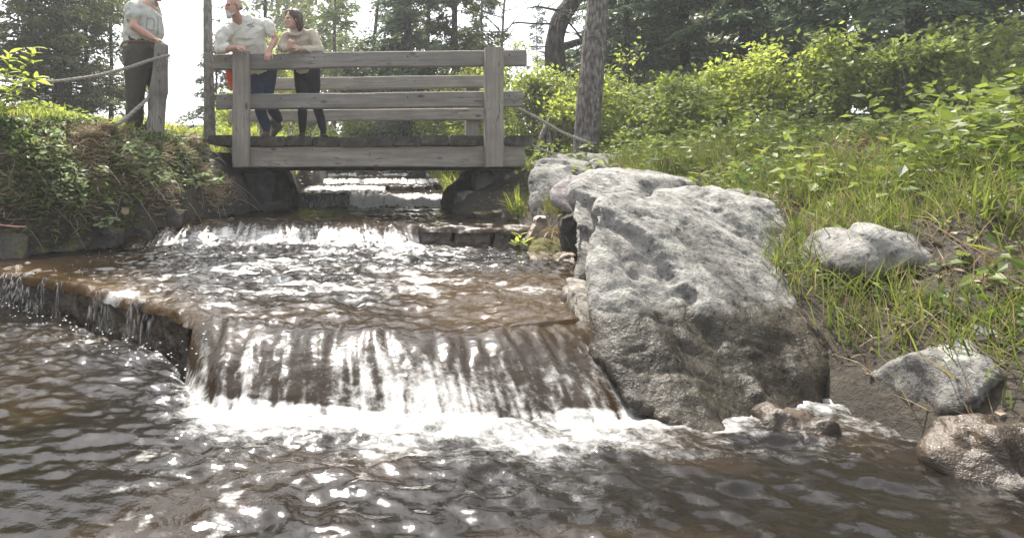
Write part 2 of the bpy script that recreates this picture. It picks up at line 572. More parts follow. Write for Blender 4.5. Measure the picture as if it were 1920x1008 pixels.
M['jeans'] = m_plain('dark_denim', (0.022, 0.034, 0.06), 0.9, 0.2, 12, 0.25, 0.15, 0.01)
M['black'] = m_plain('black_cloth', (0.012, 0.012, 0.014), 0.9, 0.15, 12, 0.2, 0.15)
M['leather'] = m_plain('dark_leather', (0.045, 0.034, 0.027), 0.6, 0.2)
M['belt'] = m_plain('brown_belt', (0.12, 0.06, 0.035), 0.5, 0.15)
M['hairbrown'] = m_plain('brown_hair', (0.065, 0.042, 0.028), 0.5, 0.35, 60, 0.6, 0.4)
M['hairgrey'] = m_plain('grey_hair', (0.33, 0.3, 0.27), 0.7, 0.2, 60, 0.5)
M['beard'] = m_plain('white_beard', (0.5, 0.47, 0.43), 0.8, 0.15, 70, 0.7)
M['eye'] = m_plain('dark_eye', (0.02, 0.015, 0.012), 0.2, 0.1)
M['lip'] = m_plain('lip', (0.3, 0.12, 0.1), 0.5, 0.1)
M['emblem'] = m_plain('grey_blue_print', (0.2, 0.22, 0.26), 0.9, 0.1)
M['orange'] = m_plain('orange_cloth', (0.5, 0.075, 0.025), 0.8, 0.12, 12, 0.4, 0.2, 0.02)
M['stitch'] = m_plain('shirt_seam', (0.2, 0.2, 0.18), 0.9, 0.1)

# soil
m, t, b, N_, L = mat('forest_soil')
geo = nd(t, 'ShaderNodeNewGeometry')
n1 = noise_n(t, geo.outputs['Position'], 2.5, 8, 0.65)
n2_ = noise_n(t, geo.outputs['Position'], 35, 6, 0.7)
c = ramp(t, [(0.3, (0.018, 0.0145, 0.011)), (0.5, (0.042, 0.034, 0.024)), (0.7, (0.075, 0.061, 0.042))])
L.new(n1.outputs[0], c.inputs[0])
sp = ramp(t, [(0.3, g(0.5)), (0.7, g(1.4))])
L.new(n2_.outputs[0], sp.inputs[0])
L.new(mixc(t, c.outputs[0], sp.outputs[0], 1.0, 'MULTIPLY'), b.inputs['Base Color'])
b.inputs['Roughness'].default_value = 0.95
nb = bump(t, b, n1.outputs[0], 0.8, 0.08)
bump(t, b, n2_.outputs[0], 0.7, 0.02, nb)
M['soil'] = m

# water: peat-brown body, glossy skin, white for foam and painted sparkle, from the mesh
m, t, b, N_, L = mat('peaty_water')
geo = nd(t, 'ShaderNodeNewGeometry')
fo = nd(t, 'ShaderNodeAttribute', attribute_name='foam')
am = nd(t, 'ShaderNodeAttribute', attribute_name='amber')
mp = nd(t, 'ShaderNodeMapping')
mp.inputs['Scale'].default_value = (0.8, 1.0, 0.6)
L.new(geo.outputs['Position'], mp.inputs[0])
r1 = noise_n(t, mp.outputs[0], 30, 4, 0.6)
r2 = noise_n(t, mp.outputs[0], 70, 3, 0.6)
fz = noise_n(t, mp.outputs[0], 26, 9, 0.8)
sb = nd(t, 'ShaderNodeMath', operation='ADD')
L.new(fo.outputs['Fac'], sb.inputs[0])
L.new(fz.outputs[0], sb.inputs[1])
mr = nd(t, 'ShaderNodeMapRange', interpolation_type='SMOOTHSTEP')
for k, v in ((1, 0.74), (2, 1.28), (3, 0.0), (4, 0.88)): mr.inputs[k].default_value = v
L.new(sb.outputs[0], mr.inputs[0])
bc = mixc(t, (0.009, 0.0072, 0.0055), (0.075, 0.046, 0.02), am.outputs['Fac'])
col = mixc(t, bc, (0.6, 0.59, 0.565), mr.outputs[0])
L.new(col, b.inputs['Base Color'])
rr = nd(t, 'ShaderNodeMapRange', i_3=0.025, i_4=0.5)
L.new(mr.outputs[0], rr.inputs[0])
L.new(rr.outputs[0], b.inputs['Roughness'])
b.inputs['IOR'].default_value = 1.333
b.inputs['Specular IOR Level'].default_value = 0.5
chop = nd(t, 'ShaderNodeAttribute', attribute_name='chop')
bm_ = nd(t, 'ShaderNodeBump')
bm_.inputs['Distance'].default_value = 0.01
L.new(chop.outputs['Fac'], bm_.inputs['Strength'])
L.new(r1.outputs[0], bm_.inputs['Height'])
b2 = nd(t, 'ShaderNodeBump')
b2.inputs['Distance'].default_value = 0.0025
L.new(chop.outputs['Fac'], b2.inputs['Strength'])
L.new(r2.outputs[0], b2.inputs['Height'])
L.new(bm_.outputs[0], b2.inputs['Normal'])
L.new(b2.outputs[0], b.inputs['Normal'])
M['water'] = m

# ------------------------------------------------------------------ stream shape
LV = [-0.92, -0.70, -0.52, -0.315, -0.215, -0.095, 0.0, 0.055]
def ipt(x, pts):
    p = np.array(pts)
    return np.interp(x, p[:, 0], p[:, 1])
W2 = [(-5, 5.9), (-3.4, 4.75), (-2.9, 4.42), (-2.3, 4.04), (-1.91, 3.8), (-1.36, 3.38), (-0.95, 3.06), (-0.7, 2.86), (-0.42, 2.7), (0.0, 2.58), (0.4, 2.52), (1.0, 2.55), (1.5, 2.7), (3, 3.0)]
W1 = [(-3, 5.6), (-1.75, 5.85), (-1.35, 6.15), (-0.9, 6.3), (0, 6.28), (0.55, 6.05), (0.85, 5.75), (1.02, 5.5), (1.95, 5.15), (4, 4.6)]
W3 = [(-3, 8.55), (0.4, 8.6), (0.5, 8.98), (4, 9.04)]
W4 = [(-3, 9.9), (1.1, 9.85), (1.2, 9.7), (4, 9.7)]
W5 = [(-3, 10.9), (4, 10.8)]
W6 = [(-3, 12.2), (4, 12.0)]
W7 = [(-3, 13.4), (4, 13.2)]
WE = [W2, W1, W3, W4, W5, W6, W7]
def wwid(i, x):
    if i == 0: return 0.1 + 0.38 * sstep(-0.8, -0.4, x)
    if i == 1: return 0.09 + 0.57 * sstep(1.0, 0.75, x)
    if i == 2: return 0.06 + 0.28 * sstep(0.4, 0.55, x)
    if i == 3: return 0.06 + 0.25 * sstep(1.2, 1.05, x)
    return 0.3 + 0 * x
def wet(i, x):
    if i == 0: return sstep(-0.8, -0.45, x)
    if i == 1: return sstep(1.04, 0.92, x)
    if i == 2: return sstep(0.4, 0.5, x)
    if i == 3: return sstep(1.2, 1.1, x)
    return 1.0 + 0 * x

XL = [(-2, -3.2), (3, -3.2), (4.2, -3.0), (4.7, -2.72), (5.0, -2.15), (5.56, -1.66), (5.85, -1.5), (6.5, -1.2), (7.1, -0.98), (7.9, -0.72), (8.45, -0.42), (8.7, -0.42), (9.6, -0.25), (10.4, 0.08), (12, 0.2), (14, 0.35), (16, 1.2), (60, 40)]
XR = [(-2, 2.0), (1.2, 2.0), (2.0, 2.0), (2.9, 2.05), (4.0, 2.1), (5.0, 1.98), (5.3, 2.0), (6.3, 2.1), (7.1, 1.72), (7.6, 1.7), (8.4, 1.88), (9.9, 2.06), (11, 2.2), (12, 2.2), (14, 2.5), (16, 3.6), (60, 44)]
def xl(y): return ipt(y, XL)
def xr(y): return ipt(y, XR)

def crest(i, x):
    c_ = ipt(x, WE[i])
    if i >= 2: c_ = c_ + wet(i, x) * (0.07 if i == 2 else 0.14) * n2(x * 2.3 + i, x * 0 + i * 3.1, 52, 3)
    return c_

def water_base(x, y):
    z = np.full(x.shape, LV[-1])
    for i in range(6, -1, -1):
        s = (crest(i, x) - y) / wwid(i, x)
        z = z - (LV[i + 1] - LV[i]) * np.clip(s, 0, 1) ** 1.7
    return z

PL = [(-1, -0.35), (0, -0.1), (0.08, 0.32), (0.3, 0.72), (0.55, 1.04), (0.9, 1.17), (2.0, 1.28), (4, 1.5), (9, 2.35), (13, 2.5), (40, 1.0)]
PR = [(-1, -0.35), (0, -0.1), (0.2, 0.22), (0.6, 0.45), (1.1, 0.68), (2.0, 0.9), (5, 1.05), (12, 1.5), (60, 3.0)]
def terrain_z(x, y):
    x = np.asarray(x, float); y = np.asarray(y, float)
    wz = water_base(x, np.maximum(y, 0.5))
    tl = (xl(y) - x) * 0.82
    tr = (x - xr(y)) * 0.9
    # banks are given as height over the middle pool, fading to the local water upstream
    lift = np.clip(wz - (-0.72), -0.2, 0.9)
    zl = -0.72 + ipt(tl, PL) + lift * np.exp(-np.maximum(tl, 0) / 0.6)
    zr = -0.72 + ipt(tr, PR) + lift * np.exp(-np.maximum(tr, 0) / 0.6)
    z = np.where(tl > -0.02, zl, np.where(tr > -0.02, zr, wz - 0.16))
    mid = (tl <= -0.02) & (tr <= -0.02)
    nz = n2(x * 1.1, y * 1.1, 3, 4) * 0.1 + n2(x * 5, y * 5, 5, 3) * 0.045
    out = np.maximum(np.maximum(tl, tr), 0)
    z = z + nz * np.where(mid, 0.25, np.clip(0.35 + out, 0.35, 1.2))
    # the deck has to clear the ground
    br = sstep(6.9, 7.15, y) * sstep(9.6, 9.35, y) * sstep(-1.9, -1.6, x) * sstep(3.1, 2.85, x)
    z = np.where(br > 0, np.minimum(z, 0.28 * br + (1 - br) * 5), z)
    return z

def tz(x, y): return float(terrain_z(np.array([x]), np.array([y]))[0])

def grid_mesh(name, X, Y, Z, attrs=None, keep=None, smooth=True):
    V = np.stack([X, Y, Z], -1).reshape(-1, 3)
    ny, nx = X.shape
    i = np.arange(ny - 1)[:, None] * nx + np.arange(nx - 1)[None, :]
    Q = np.stack([i, i + 1, i + nx + 1, i + nx], -1).reshape(-1, 4)
    if keep is not None: Q = Q[keep.ravel()]
    used = np.unique(Q)
    mp_ = np.full(len(V), -1)
    mp_[used] = np.arange(len(used))
    at_ = {k: v.ravel()[used] for k, v in (attrs or {}).items()}
    return mesh_np(name, V[used], [mp_[Q]], at_, smooth)

xs = np.concatenate([-5 - np.geomspace(0.1, 90, 40)[::-1], np.arange(-5, 4.6, 0.06), 4.6 + np.geomspace(0.1, 90, 40)])
ys = np.concatenate([np.array([-6, -4, -2, -1.0]), np.arange(-0.5, 15, 0.06), 15 + np.geomspace(0.1, 80, 40)])
X, Y = np.meshgrid(xs, ys)
ground = link('ground', grid_mesh('ground', X, Y, terrain_z(X, Y)), M['soil'])
tag(ground, kind='structure')

# water sheet; its rows follow the crests of the weirs
xs = np.arange(-4.4, 2.9, 0.0145)
c2_, c1_, c3_ = ipt(xs, W2), ipt(xs, W1), ipt(xs, W3)
def seg(a, b_, n, pw):
    return a + (b_ - a) * (1 - (1 - np.linspace(0, 1, n, endpoint=False)) ** pw)[:, None]
Y = np.concatenate([seg(0.3 + 0 * c2_, c2_, 190, 1.3), seg(c2_, c1_, 250, 1.25), seg(c1_, c3_, 130, 1.5), seg(c3_, 14.5 + 0 * c3_, 170, 0.8), np.full((1, len(xs)), 14.5)])
X = np.broadcast_to(xs, Y.shape).copy()
Z = water_base(X, Y)
foam = np.zeros_like(X)
amber = np.zeros_like(X)
turb = np.full_like(X, 0.42)
fall = np.zeros_like(X)
dry = np.zeros_like(X, bool)
fnz = n2(X * 4, Y * 7, 47, 4, 0.65)
for i, wl in enumerate(WE):
    cy = crest(i, X)
    ww = wwid(i, X)
    we = wet(i, X)
    d = cy - Y                              # metres downstream of the crest
    s = d / ww
    infall = (s > 0) & (s < 1.02)
    fall = np.maximum(fall, np.where(infall, we, 0))
    db = d - ww                             # metres downstream of the foot
    lim = 3.2 if i < 2 else 1.0
    base = np.where(db > -0.03, np.exp(-np.maximum(db, 0) / (0.45 if i == 1 else 0.3 if i else 0.4)), 0) * np.where(db < lim, 1, 0)
    base = base * (0.9 + 0.3 * fnz)
    foam = np.maximum(foam, base * ((0.66 if i < 2 else 0.8) * we + 0.3 * (1 - we)))
    foam = np.maximum(foam, we * sstep(0.05 if i < 2 else 0.0, 0.8 if i < 2 else 0.5, s) * (s < 1.02) * ((0.36, 0.5, 0.76, 0.68, 0.62, 0.6, 0.6)[i]))
    turb = np.maximum(turb, np.where((db > -0.05) & (db < 4), np.exp(-np.maximum(db, 0) / 1.4), 0) * (0.35 + 0.65 * we))
    amber = np.maximum(amber, np.exp(-(np.maximum(-d, 0)) / 0.3) * (d < 0.0) * ((0.8 - 0.45 * sstep(-1.1, -0.5, X)) if i == 0 else 0.35))
    amber = np.maximum(amber, infall * (we * (0.16 if i == 0 else 0.2) + (1 - we) * (0.85 if i == 0 else 0.4)))
    if i < 2: Z = Z - (1 - we) * np.exp(-np.abs(d) / 0.07) * (0.006 + 0.01 * n2(X * 5.5, X * 0, 33 + i, 3))
    dry |= (we < 0.5) & (s > 0.5) & (d < ww + 0.03)
ab2 = (n2(X * 1.7, Y * 2.6, 31, 3) > 0.05) * 1.0
amber = np.clip(amber + 0.14 * sstep(0.1, 0.7, n2(X * 1.5, Y * 2.4, 31, 3)) * (Y < 5.6), 0, 1)
# right part of the near pool is shallow and brown
amber = np.maximum(amber, 0.5 * sstep(0.1, 0.8, X) * sstep(4.4, 3.5, Y) * sstep(2.2, 2.7, Y))
# broken-water streaks in the middle pool, sun sparkle painted in as white
wx_ = X + 0.3 * n2(X * 2.1 + Y * 1.3, Y * 2.7 - X, 44, 3)
wy_ = Y + 0.14 * n2(X * 2.9 - Y, Y * 3.1 + X * 1.7, 45, 3)
stre = n2(wx_ * 2.6 + wy_ * 1.1, wy_ * 6.0 - wx_ * 1.4, 41, 6, 0.75)
pool2 = sstep(2.7, 3.2, Y) * (Y < 5.7) * sstep(-1.9, -1.0, X) * sstep(1.9, 1.3, X)
mid_ = sstep(-1.2, -0.5, X) * sstep(1.5, 0.9, X) * sstep(3.0, 3.5, Y)
foam = np.maximum(foam, pool2 * (0.23 + 0.06 * mid_ + 0.27 * stre))
ch = sstep(0.0, -0.3, X) * sstep(-0.85, -0.5, X) * sstep(3.2, 2.85, Y)
foam = np.maximum(foam, ch * (0.2 + 0.28 * stre))
quiet = sstep(-1.2, -1.9, X) * (Y > 3.4)
turb *= 1 - 0.7 * quiet
foam *= 1 - 0.7 * quiet
q1 = (Y > ipt(X, W1) + 0.02) * (Y < 8.2)
turb = np.where(q1, np.minimum(turb, 0.22), turb)
wv = n2(X * 1.6, Y * 2.6, 11, 2) * 0.03 + n2(X * 4.5 + 3, Y * 7, 13, 3) * 0.036 + n2(X * 10, Y * 15, 15, 2) * 0.02 + n2(X * 22, Y * 32, 16, 2) * 0.01
rid = 1 - np.abs(n2(X * 6.5, Y * 9.5 + 5, 19, 3))
wv += 0.03 * (rid - 0.6)
near_ = 0.45 + 0.55 * sstep(1.9, 2.9, Y)
turb = turb * near_
Z = Z + wv * turb * np.where(fall > 0.2, 0.3, 1.0)
strk = n2(X * 11 + 0.5 * n2(X * 3, Y * 3, 4, 2), Y * 1.6, 23, 4, 0.6)
Z = Z + fall * (strk * 0.012 + n2(X * 34, Y * 3, 28, 2) * 0.004)
strk2 = n2(X * 38 + 0.7 * strk, Y * 3, 27, 3, 0.6)
lump = n2(X * 2.3, Y * 1.1, 37, 3)
foam = foam + fall * (strk * 0.05 + strk2 * 0.22 + lump * 0.22 * (Y < 4))
lipn = sstep(0.12, 0.0, np.abs(Y - ipt(X, W1))) * (X < 1)
Z = Z + lipn * 0.012 * n2(X * 7, Y * 3, 29, 3)
inside = (X > xl(Y) - 0.25) & (X < xr(Y) + 0.25)
kp = inside & ~dry
keep = kp[:-1, :-1] & kp[1:, :-1] & kp[:-1, 1:] & kp[1:, 1:]
chop = np.clip(0.3 + 0.9 * turb, 0, 1) * (0.5 + 0.5 * sstep(1.9, 2.9, Y)) * np.where(Y > 7, 0.8, 1)
water = link('water', grid_mesh('water', X, Y, Z, {'foam': foam, 'amber': amber, 'chop': chop}, keep), M['water'])
tag(water, kind='structure')

# ------------------------------------------------------------------ rocks
def hull_rock(name, pts, m, voxel=0.02, amp=0.02, seed=0, smooth_it=3, freq=3.0, parent=None, crack=0.0, planar=0.0, facet=None, cells=0.22):
    bm = bmesh.new()
    for p in pts: bm.verts.new(p)
    bmesh.ops.convex_hull(bm, input=bm.verts)
    bm.verts.ensure_lookup_table()
    loose = [v for v in bm.verts if not v.link_faces]
    bmesh.ops.delete(bm, geom=loose, context='VERTS')
    bmesh.ops.recalc_face_normals(bm, faces=bm.faces)
    me = bpy.data.meshes.new('tmp')
    bm.to_mesh(me)
    bm.free()
    o = bpy.data.objects.new('tmp', me)
    C.objects.link(o)
    md = o.modifiers.new('r', 'REMESH')
    md.mode = 'VOXEL'
    md.voxel_size = voxel
    if smooth_it:
        sm = o.modifiers.new('s', 'SMOOTH')
        sm.iterations = smooth_it
        sm.factor = 0.5
    dg = bpy.context.evaluated_depsgraph_get()
    me2 = bpy.data.meshes.new_from_object(o.evaluated_get(dg))
    bpy.data.objects.remove(o)
    bpy.data.meshes.remove(me)
    n = len(me2.vertices)
    V = np.empty(n * 3, np.float32); me2.vertices.foreach_get('co', V); V = V.reshape(-1, 3).astype(float)
    Nn = np.empty(n * 3, np.float32); me2.vertex_normals.foreach_get('vector', Nn); Nn = Nn.reshape(-1, 3)
    d = fbm(V * freq, seed, 5, 0.55) * amp
    ext = V.max(0) - V.min(0)
    fc = facet if facet is not None else min(0.11, 0.09 * ext.max())
    rg_ = np.random.default_rng(seed)
    ns = int(np.clip(np.prod(ext / (ext.max() * cells)), 12, 260))
    sd_ = V.min(0) + rg_.random((ns, 3)) * ext
    cid = np.concatenate([((c_[:, None, :] - sd_[None]) ** 2).sum(-1).argmin(1) for c_ in np.array_split(V + fbm(V * freq * 2, seed + 5, 2)[:, None] * 0.02, max(1, n // 4000))])
    d += rg_.normal(0, fc * 0.12, ns)[cid] + np.clip(((V - sd_[cid]) * rg_.normal(0, 0.22, (ns, 3))[cid]).sum(-1), -fc * 0.22, fc * 0.22)
    if planar:    # stepped facets
        q = fbm(V * freq * 0.6 + 9, seed + 40, 2)
        d += (np.round(q * 3) / 3 - q) * planar
    if crack:
        r = np.abs(fbm(V * np.array([freq, freq, freq * 0.45]) * 0.8 + 3, seed + 60, 3))
        d -= crack * np.exp(-(r / 0.07) ** 2)
    e_ = np.empty(len(me2.edges) * 2, np.int32); me2.edges.foreach_get('vertices', e_); e_ = e_.reshape(-1, 2)
    for _ in range(1):    # soften the facet borders by a grain or two
        acc = np.zeros(n); cnt = np.zeros(n)
        np.add.at(acc, e_[:, 0], d[e_[:, 1]]); np.add.at(acc, e_[:, 1], d[e_[:, 0]]); np.add.at(cnt, e_.ravel(), 1)
        d = 0.5 * d + 0.5 * acc / np.maximum(cnt, 1)
    V = V + Nn * d[:, None]
    org = ORG[parent.name] if parent else np.zeros(3)
    V = V - org
    me2.vertices.foreach_set('co', V.astype(np.float32).ravel())
    me2.polygons.foreach_set('use_smooth', np.ones(len(me2.polygons), bool))
    me2.update()
    me2.name = name
    me2.materials.clear()
    return link(name, me2, m, parent)

def px_rock(name, outline, y0, y1, m, back_shift=0.0, shrink=0.9, **kw):
    """outline in pixels at the front depth, repeated shrunk at the back depth"""
    pts = []
    o = np.array([(p[0], p[1]) for p in outline], float)
    ds = [p[2] if len(p) > 2 else y0 for p in outline]
    f = np.array([at(a, b_, d) for (a, b_), d in zip(o, ds)])
    cen = f.mean(0)
    for p in f:
        pts.append(p)
        q = cen + (p - cen) * shrink
        q[1] = y1 + (p[1] - y0) * 0.3
        q[0] = (q[0] if abs(q[0]) > abs(p[0] * q[1] / p[1]) else p[0] * q[1] / p[1] * 0.75 + q[0] * 0.25 if not back_shift else p[0] * q[1] / p[1]) + back_shift * 0.5
        pts.append(q)
    return hull_rock(name, pts, m, **kw)

def rock_t(label, group, *a, cat='boulder', **kw):
    o = px_rock(*a, **kw)
    tag(o, label, cat, group)
    return o

GB = 'boulders of the right bank'
rock_t('broad flat-topped grey boulder beside the right end of the bridge', GB, 'boulder',
       [(995, 330, 5.75), (1000, 306, 6.0), (1030, 296, 6.4), (1095, 289, 6.9), (1165, 291, 6.9), (1215, 306, 6.5), (1275, 330, 6.2), (1280, 430, 5.6), (1080, 430, 5.35), (1003, 420, 5.5), (998, 380, 5.6)],
       5.7, 7.3, M['rock2'], back_shift=0.25, voxel=0.022, amp=0.012, seed=3, freq=6.0, crack=0.014, facet=0.11, cells=0.24, smooth_it=1)
rock_t('smooth purplish rock jutting out with a dark shaded underside', GB, 'boulder',
       [(1033, 362, 4.85), (1036, 352, 4.9), (1050, 337, 5.0), (1066, 332, 5.1), (1100, 338, 5.1), (1100, 405, 4.75), (1084, 406, 4.7), (1060, 398, 4.75), (1036, 378, 4.8)],
       4.85, 5.45, M['rockpink'], back_shift=0.2, voxel=0.014, amp=0.012, seed=5, freq=3.5, smooth_it=3)
rock_t('tall grey lichen-spotted boulder behind the nearest one', GB, 'boulder',
       [(1074, 352, 4.0), (1084, 337, 4.25), (1108, 321, 4.55), (1150, 315, 4.7), (1180, 319, 4.7), (1208, 330, 4.5), (1300, 346, 4.3), (1118, 330, 4.15), (1205, 344, 4.1), (1320, 560, 3.75), (1150, 585, 3.5), (1079, 570, 3.2), (1080, 520, 3.3), (1077, 430, 3.6)],
       3.9, 5.0, M['rock'], back_shift=0.3, voxel=0.018, amp=0.012, seed=8, freq=6.0, crack=0.014, facet=0.11, cells=0.24, smooth_it=1)
rock_t('largest pale grey boulder with diagonal streaks, nearest the camera', GB, 'boulder',
       [(1114, 396, 2.8), (1134, 376, 2.95), (1200, 362, 3.1), (1330, 358, 3.3), (1450, 390, 3.2), (1530, 520, 2.8), (1545, 800, 2.1), (1330, 840, 1.98), (1180, 760, 2.12), (1116, 660, 2.35), (1107, 560, 2.5), (1110, 450, 2.7)],
       2.8, 3.65, M['rock'], back_shift=0.35, voxel=0.017, amp=0.012, seed=12, freq=6.0, crack=0.014, facet=0.11, cells=0.24, smooth_it=1)
rock_t('low tan block at the waterline under the tall grey boulder', GB, 'boulder',
       [(1074, 542, 2.8), (1085, 536, 2.95), (1117, 556, 2.75), (1135, 640, 2.5), (1115, 760, 2.2), (1076, 680, 2.4), (1072, 590, 2.65)],
       2.7, 3.2, M['rocklow'], voxel=0.013, amp=0.012, seed=15, freq=5, smooth_it=1)
def free_rock(c_, size, seed, **kw):
    r_ = np.random.default_rng(seed)
    v = r_.normal(size=(34, 3))
    v = np.sign(v) * (np.abs(v) / (np.abs(v) ** 3.0).sum(1, keepdims=True) ** (1 / 3.0))
    return hull_rock('boulder', np.array(c_) + v * np.array(size) * r_.uniform(0.8, 1.0, (34, 1)), seed=seed, **kw)
for c_, sz_, sd_, mk_, lb_ in (((2.5, 1.98, -0.84), (0.42, 0.34, 0.34), 18, 'rock3', 'rounded grey boulder at the waterline in front of the nearest streaked boulder'),
                          ((2.12, 1.72, -0.9), (0.2, 0.17, 0.13), 19, 'rockwet', 'small dark wet stone against the rounded waterline boulder'),
                          ((2.66, 2.66, -0.5), (0.32, 0.26, 0.24), 22, 'rock2', 'grey stone sunk in the grass beside the nearest streaked boulder'),
                          ((1.72, 2.0, -0.95), (0.16, 0.13, 0.1), 23, 'rockwet', 'low wet stone in the water at the foot of the nearest streaked boulder')):
    tag(free_rock(c_, sz_, sd_, m=M[mk_], voxel=0.014, amp=0.012, freq=7.0, crack=0.01, facet=0.09, cells=0.26, smooth_it=1), lb_, 'boulder', GB)
GS = 'small rocks at the foot of the right bank'
rock_t('small white quartz rock above the mossy stone', GS, 'rock', [(1003, 412), (1012, 406), (1026, 408), (1028, 422), (1016, 430), (1005, 425)], 4.95, 5.15, M['rocktan'], voxel=0.008, amp=0.006, seed=2, freq=8, cat='rock')
rock_t('brown wedge shaped rock beside the small white quartz rock', GS, 'rock', [(989, 450), (1003, 424), (1014, 418), (1021, 436), (1020, 458), (990, 462)], 4.95, 5.2, M['rocktan'], voxel=0.01, amp=0.008, seed=4, freq=6, cat='rock')
rock_t('rounded tan rock capped with olive moss at the water edge', GS, 'rock', [(988, 462, 4.75), (1000, 450, 4.8), (1022, 443, 4.9), (1048, 450, 4.8), (1066, 478, 4.6), (1060, 500, 4.45), (1020, 500, 4.5), (990, 486, 4.65)], 4.7, 5.15, M['rockmoss'], voxel=0.011, amp=0.014, seed=6, freq=6, cat='rock')
rock_t('pinkish rock touching the water below the mossy stone', GS, 'rock', [(992, 478, 4.55), (1030, 486, 4.45), (1046, 498, 4.35), (1040, 516, 4.2), (1000, 502, 4.35)], 4.4, 4.75, M['rocktan'], voxel=0.01, amp=0.012, seed=9, freq=7, cat='rock')
rock_t('small pale pink rock against the tall grey boulder', GS, 'rock', [(1040, 494, 4.3), (1056, 478, 4.4), (1078, 482, 4.35), (1082, 512, 4.15), (1062, 524, 4.05), (1042, 510, 4.2)], 4.25, 4.6, M['rocktan'], voxel=0.01, amp=0.014, seed=10, freq=7, cat='rock')
rock_t('dark upright slab wedged under the purplish jutting rock', GS, 'rock', [(1052, 408), (1084, 400), (1086, 480), (1060, 478), (1054, 450)], 4.6, 4.95, M['rockdark'], voxel=0.012, amp=0.012, seed=13, freq=6, cat='rock')
# bank stones, left
GL = 'dark stones under the left bank'
rock_t('squared grey-black stone at the foot of the left bank', GL, 'rock', [(-70, 428, 4.7), (-10, 431, 4.75), (30, 436, 4.75), (46, 446, 4.7), (43, 486, 4.55), (-70, 490, 4.5)], 4.7, 5.2, M['rockdark'], voxel=0.015, amp=0.012, seed=23, freq=5, smooth_it=1, cat='rock')
rock_t('low dark ledge stone along the still water of the left bank', GL, 'rock', [(44, 440, 4.85), (100, 432, 5.0), (165, 430, 5.15), (170, 462, 5.0), (120, 474, 4.85), (46, 480, 4.7)], 4.9, 5.4, M['rockdark'], voxel=0.016, amp=0.02, seed=24, freq=5, smooth_it=1, cat='rock')
rock_t('rounded dark stone half buried under the leaf litter', GL, 'rock', [(20, 392), (52, 378), (85, 382), (92, 410), (60, 425), (24, 420)], 4.95, 5.4, M['rockdark'], voxel=0.015, amp=0.02, seed=25, freq=5, cat='rock')
rock_t('dark wedge of stone beside the head of the main fall', GL, 'rock', [(280, 400), (318, 385), (345, 400), (335, 432), (305, 448), (276, 450)], 5.75, 6.2, M['rockdark'], voxel=0.015, amp=0.02, seed=26, freq=5, cat='rock')
for k_, (ol_, d_, lb_) in enumerate([([(96, 402), (130, 392), (162, 400), (166, 432), (120, 440), (98, 430)], 5.2, 'dark block stone in the bank face above the low ledge'),
        ([(172, 426), (205, 420), (232, 432), (230, 458), (190, 468), (172, 460)], 5.15, 'dark stone at the waterline right of the low ledge'),
        ([(232, 436), (262, 428), (284, 440), (280, 458), (244, 464)], 5.4, 'small dark stone at the waterline next to the dark wedge'),
        ([(200, 392), (236, 384), (262, 398), (256, 424), (212, 424)], 5.5, 'dark overhanging stone in the middle of the left bank'),
        ([(345, 392), (390, 380), (430, 384), (440, 402), (400, 412), (350, 416)], 6.5, 'dark stone by the left end of the main fall'),
        ([(52, 424), (92, 416), (100, 436), (60, 444)], 4.95, 'flat dark stone lying on top of the low ledge')]):
    rock_t(lb_, GL, 'rock', ol_, d_, d_ + 0.45, M['rockdark'], voxel=0.016, amp=0.016, seed=200 + k_, freq=6, smooth_it=1, cat='rock')
rock_t('grey stone showing through the dead leaves above the left bank', GL, 'rock', [(78, 312), (104, 302), (122, 318), (116, 336), (84, 332)], 5.55, 5.9, M['rockabut'], voxel=0.013, amp=0.015, seed=27, freq=5, cat='rock')

# abutments under the bridge
ab = thing('stone_abutment', at(900, 392, 7.6), 'dry stone abutment carrying the right end of the bridge', 'abutment', 'abutments of the bridge')
for k, (ol, d0, d1, mk) in enumerate([
        ([(892, 320), (945, 320), (948, 364), (893, 366)], 7.75, 8.6, 'rockabut'),
        ([(946, 327), (952, 320), (962, 323), (961, 356), (946, 358)], 7.3, 7.9, 'rockabut'),
        ([(963, 326), (989, 334), (988, 350), (962, 357)], 7.5, 8.0, 'rock2'),
        ([(866, 372), (905, 362), (950, 358), (952, 372), (900, 390), (868, 386)], 7.35, 8.2, 'rockabut'),
        ([(858, 362), (885, 358), (893, 370), (880, 386), (858, 392)], 7.7, 8.6, 'rockabut'),
        ([(905, 378), (935, 370), (950, 378), (948, 396), (905, 402)], 7.2, 7.9, 'rockabut'),
        ([(830, 380), (846, 352), (872, 336), (880, 330), (880, 392), (832, 396)], 8.3, 9.3, 'rockshade'),
        ([(868, 320), (892, 318), (896, 396), (872, 396)], 8.3, 9.4, 'rockshade'),
        ([(938, 368), (990, 356), (996, 402), (945, 408)], 6.7, 7.6, 'rockdark'),
        ([(890, 400), (935, 396), (985, 402), (985, 416), (890, 412)], 6.5, 7.0, 'rockdark')]):
    px_rock('stone', ol, d0, d1, M[mk], voxel=0.02, amp=0.018, seed=70 + k, freq=4, smooth_it=1, parent=ab)
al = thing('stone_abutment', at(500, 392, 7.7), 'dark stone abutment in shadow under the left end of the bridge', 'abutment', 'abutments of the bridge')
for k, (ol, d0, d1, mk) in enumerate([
        ([(455, 322), (500, 318), (515, 330), (515, 392), (460, 394)], 7.35, 8.2, 'rockshade'),
        ([(500, 320), (528, 324), (540, 345), (540, 388), (500, 392)], 7.9, 8.9, 'rockshade'),
        ([(520, 340), (545, 345), (556, 366), (556, 386), (522, 390)], 8.2, 8.8, 'rockshade'),
        ([(470, 380), (530, 378), (540, 392), (470, 398)], 7.3, 7.9, 'rockshade')]):
    px_rock('stone', ol, d0, d1, M[mk], voxel=0.022, amp=0.03, seed=90 + k, freq=5, smooth_it=0, facet=0.09, cells=0.3, parent=al)

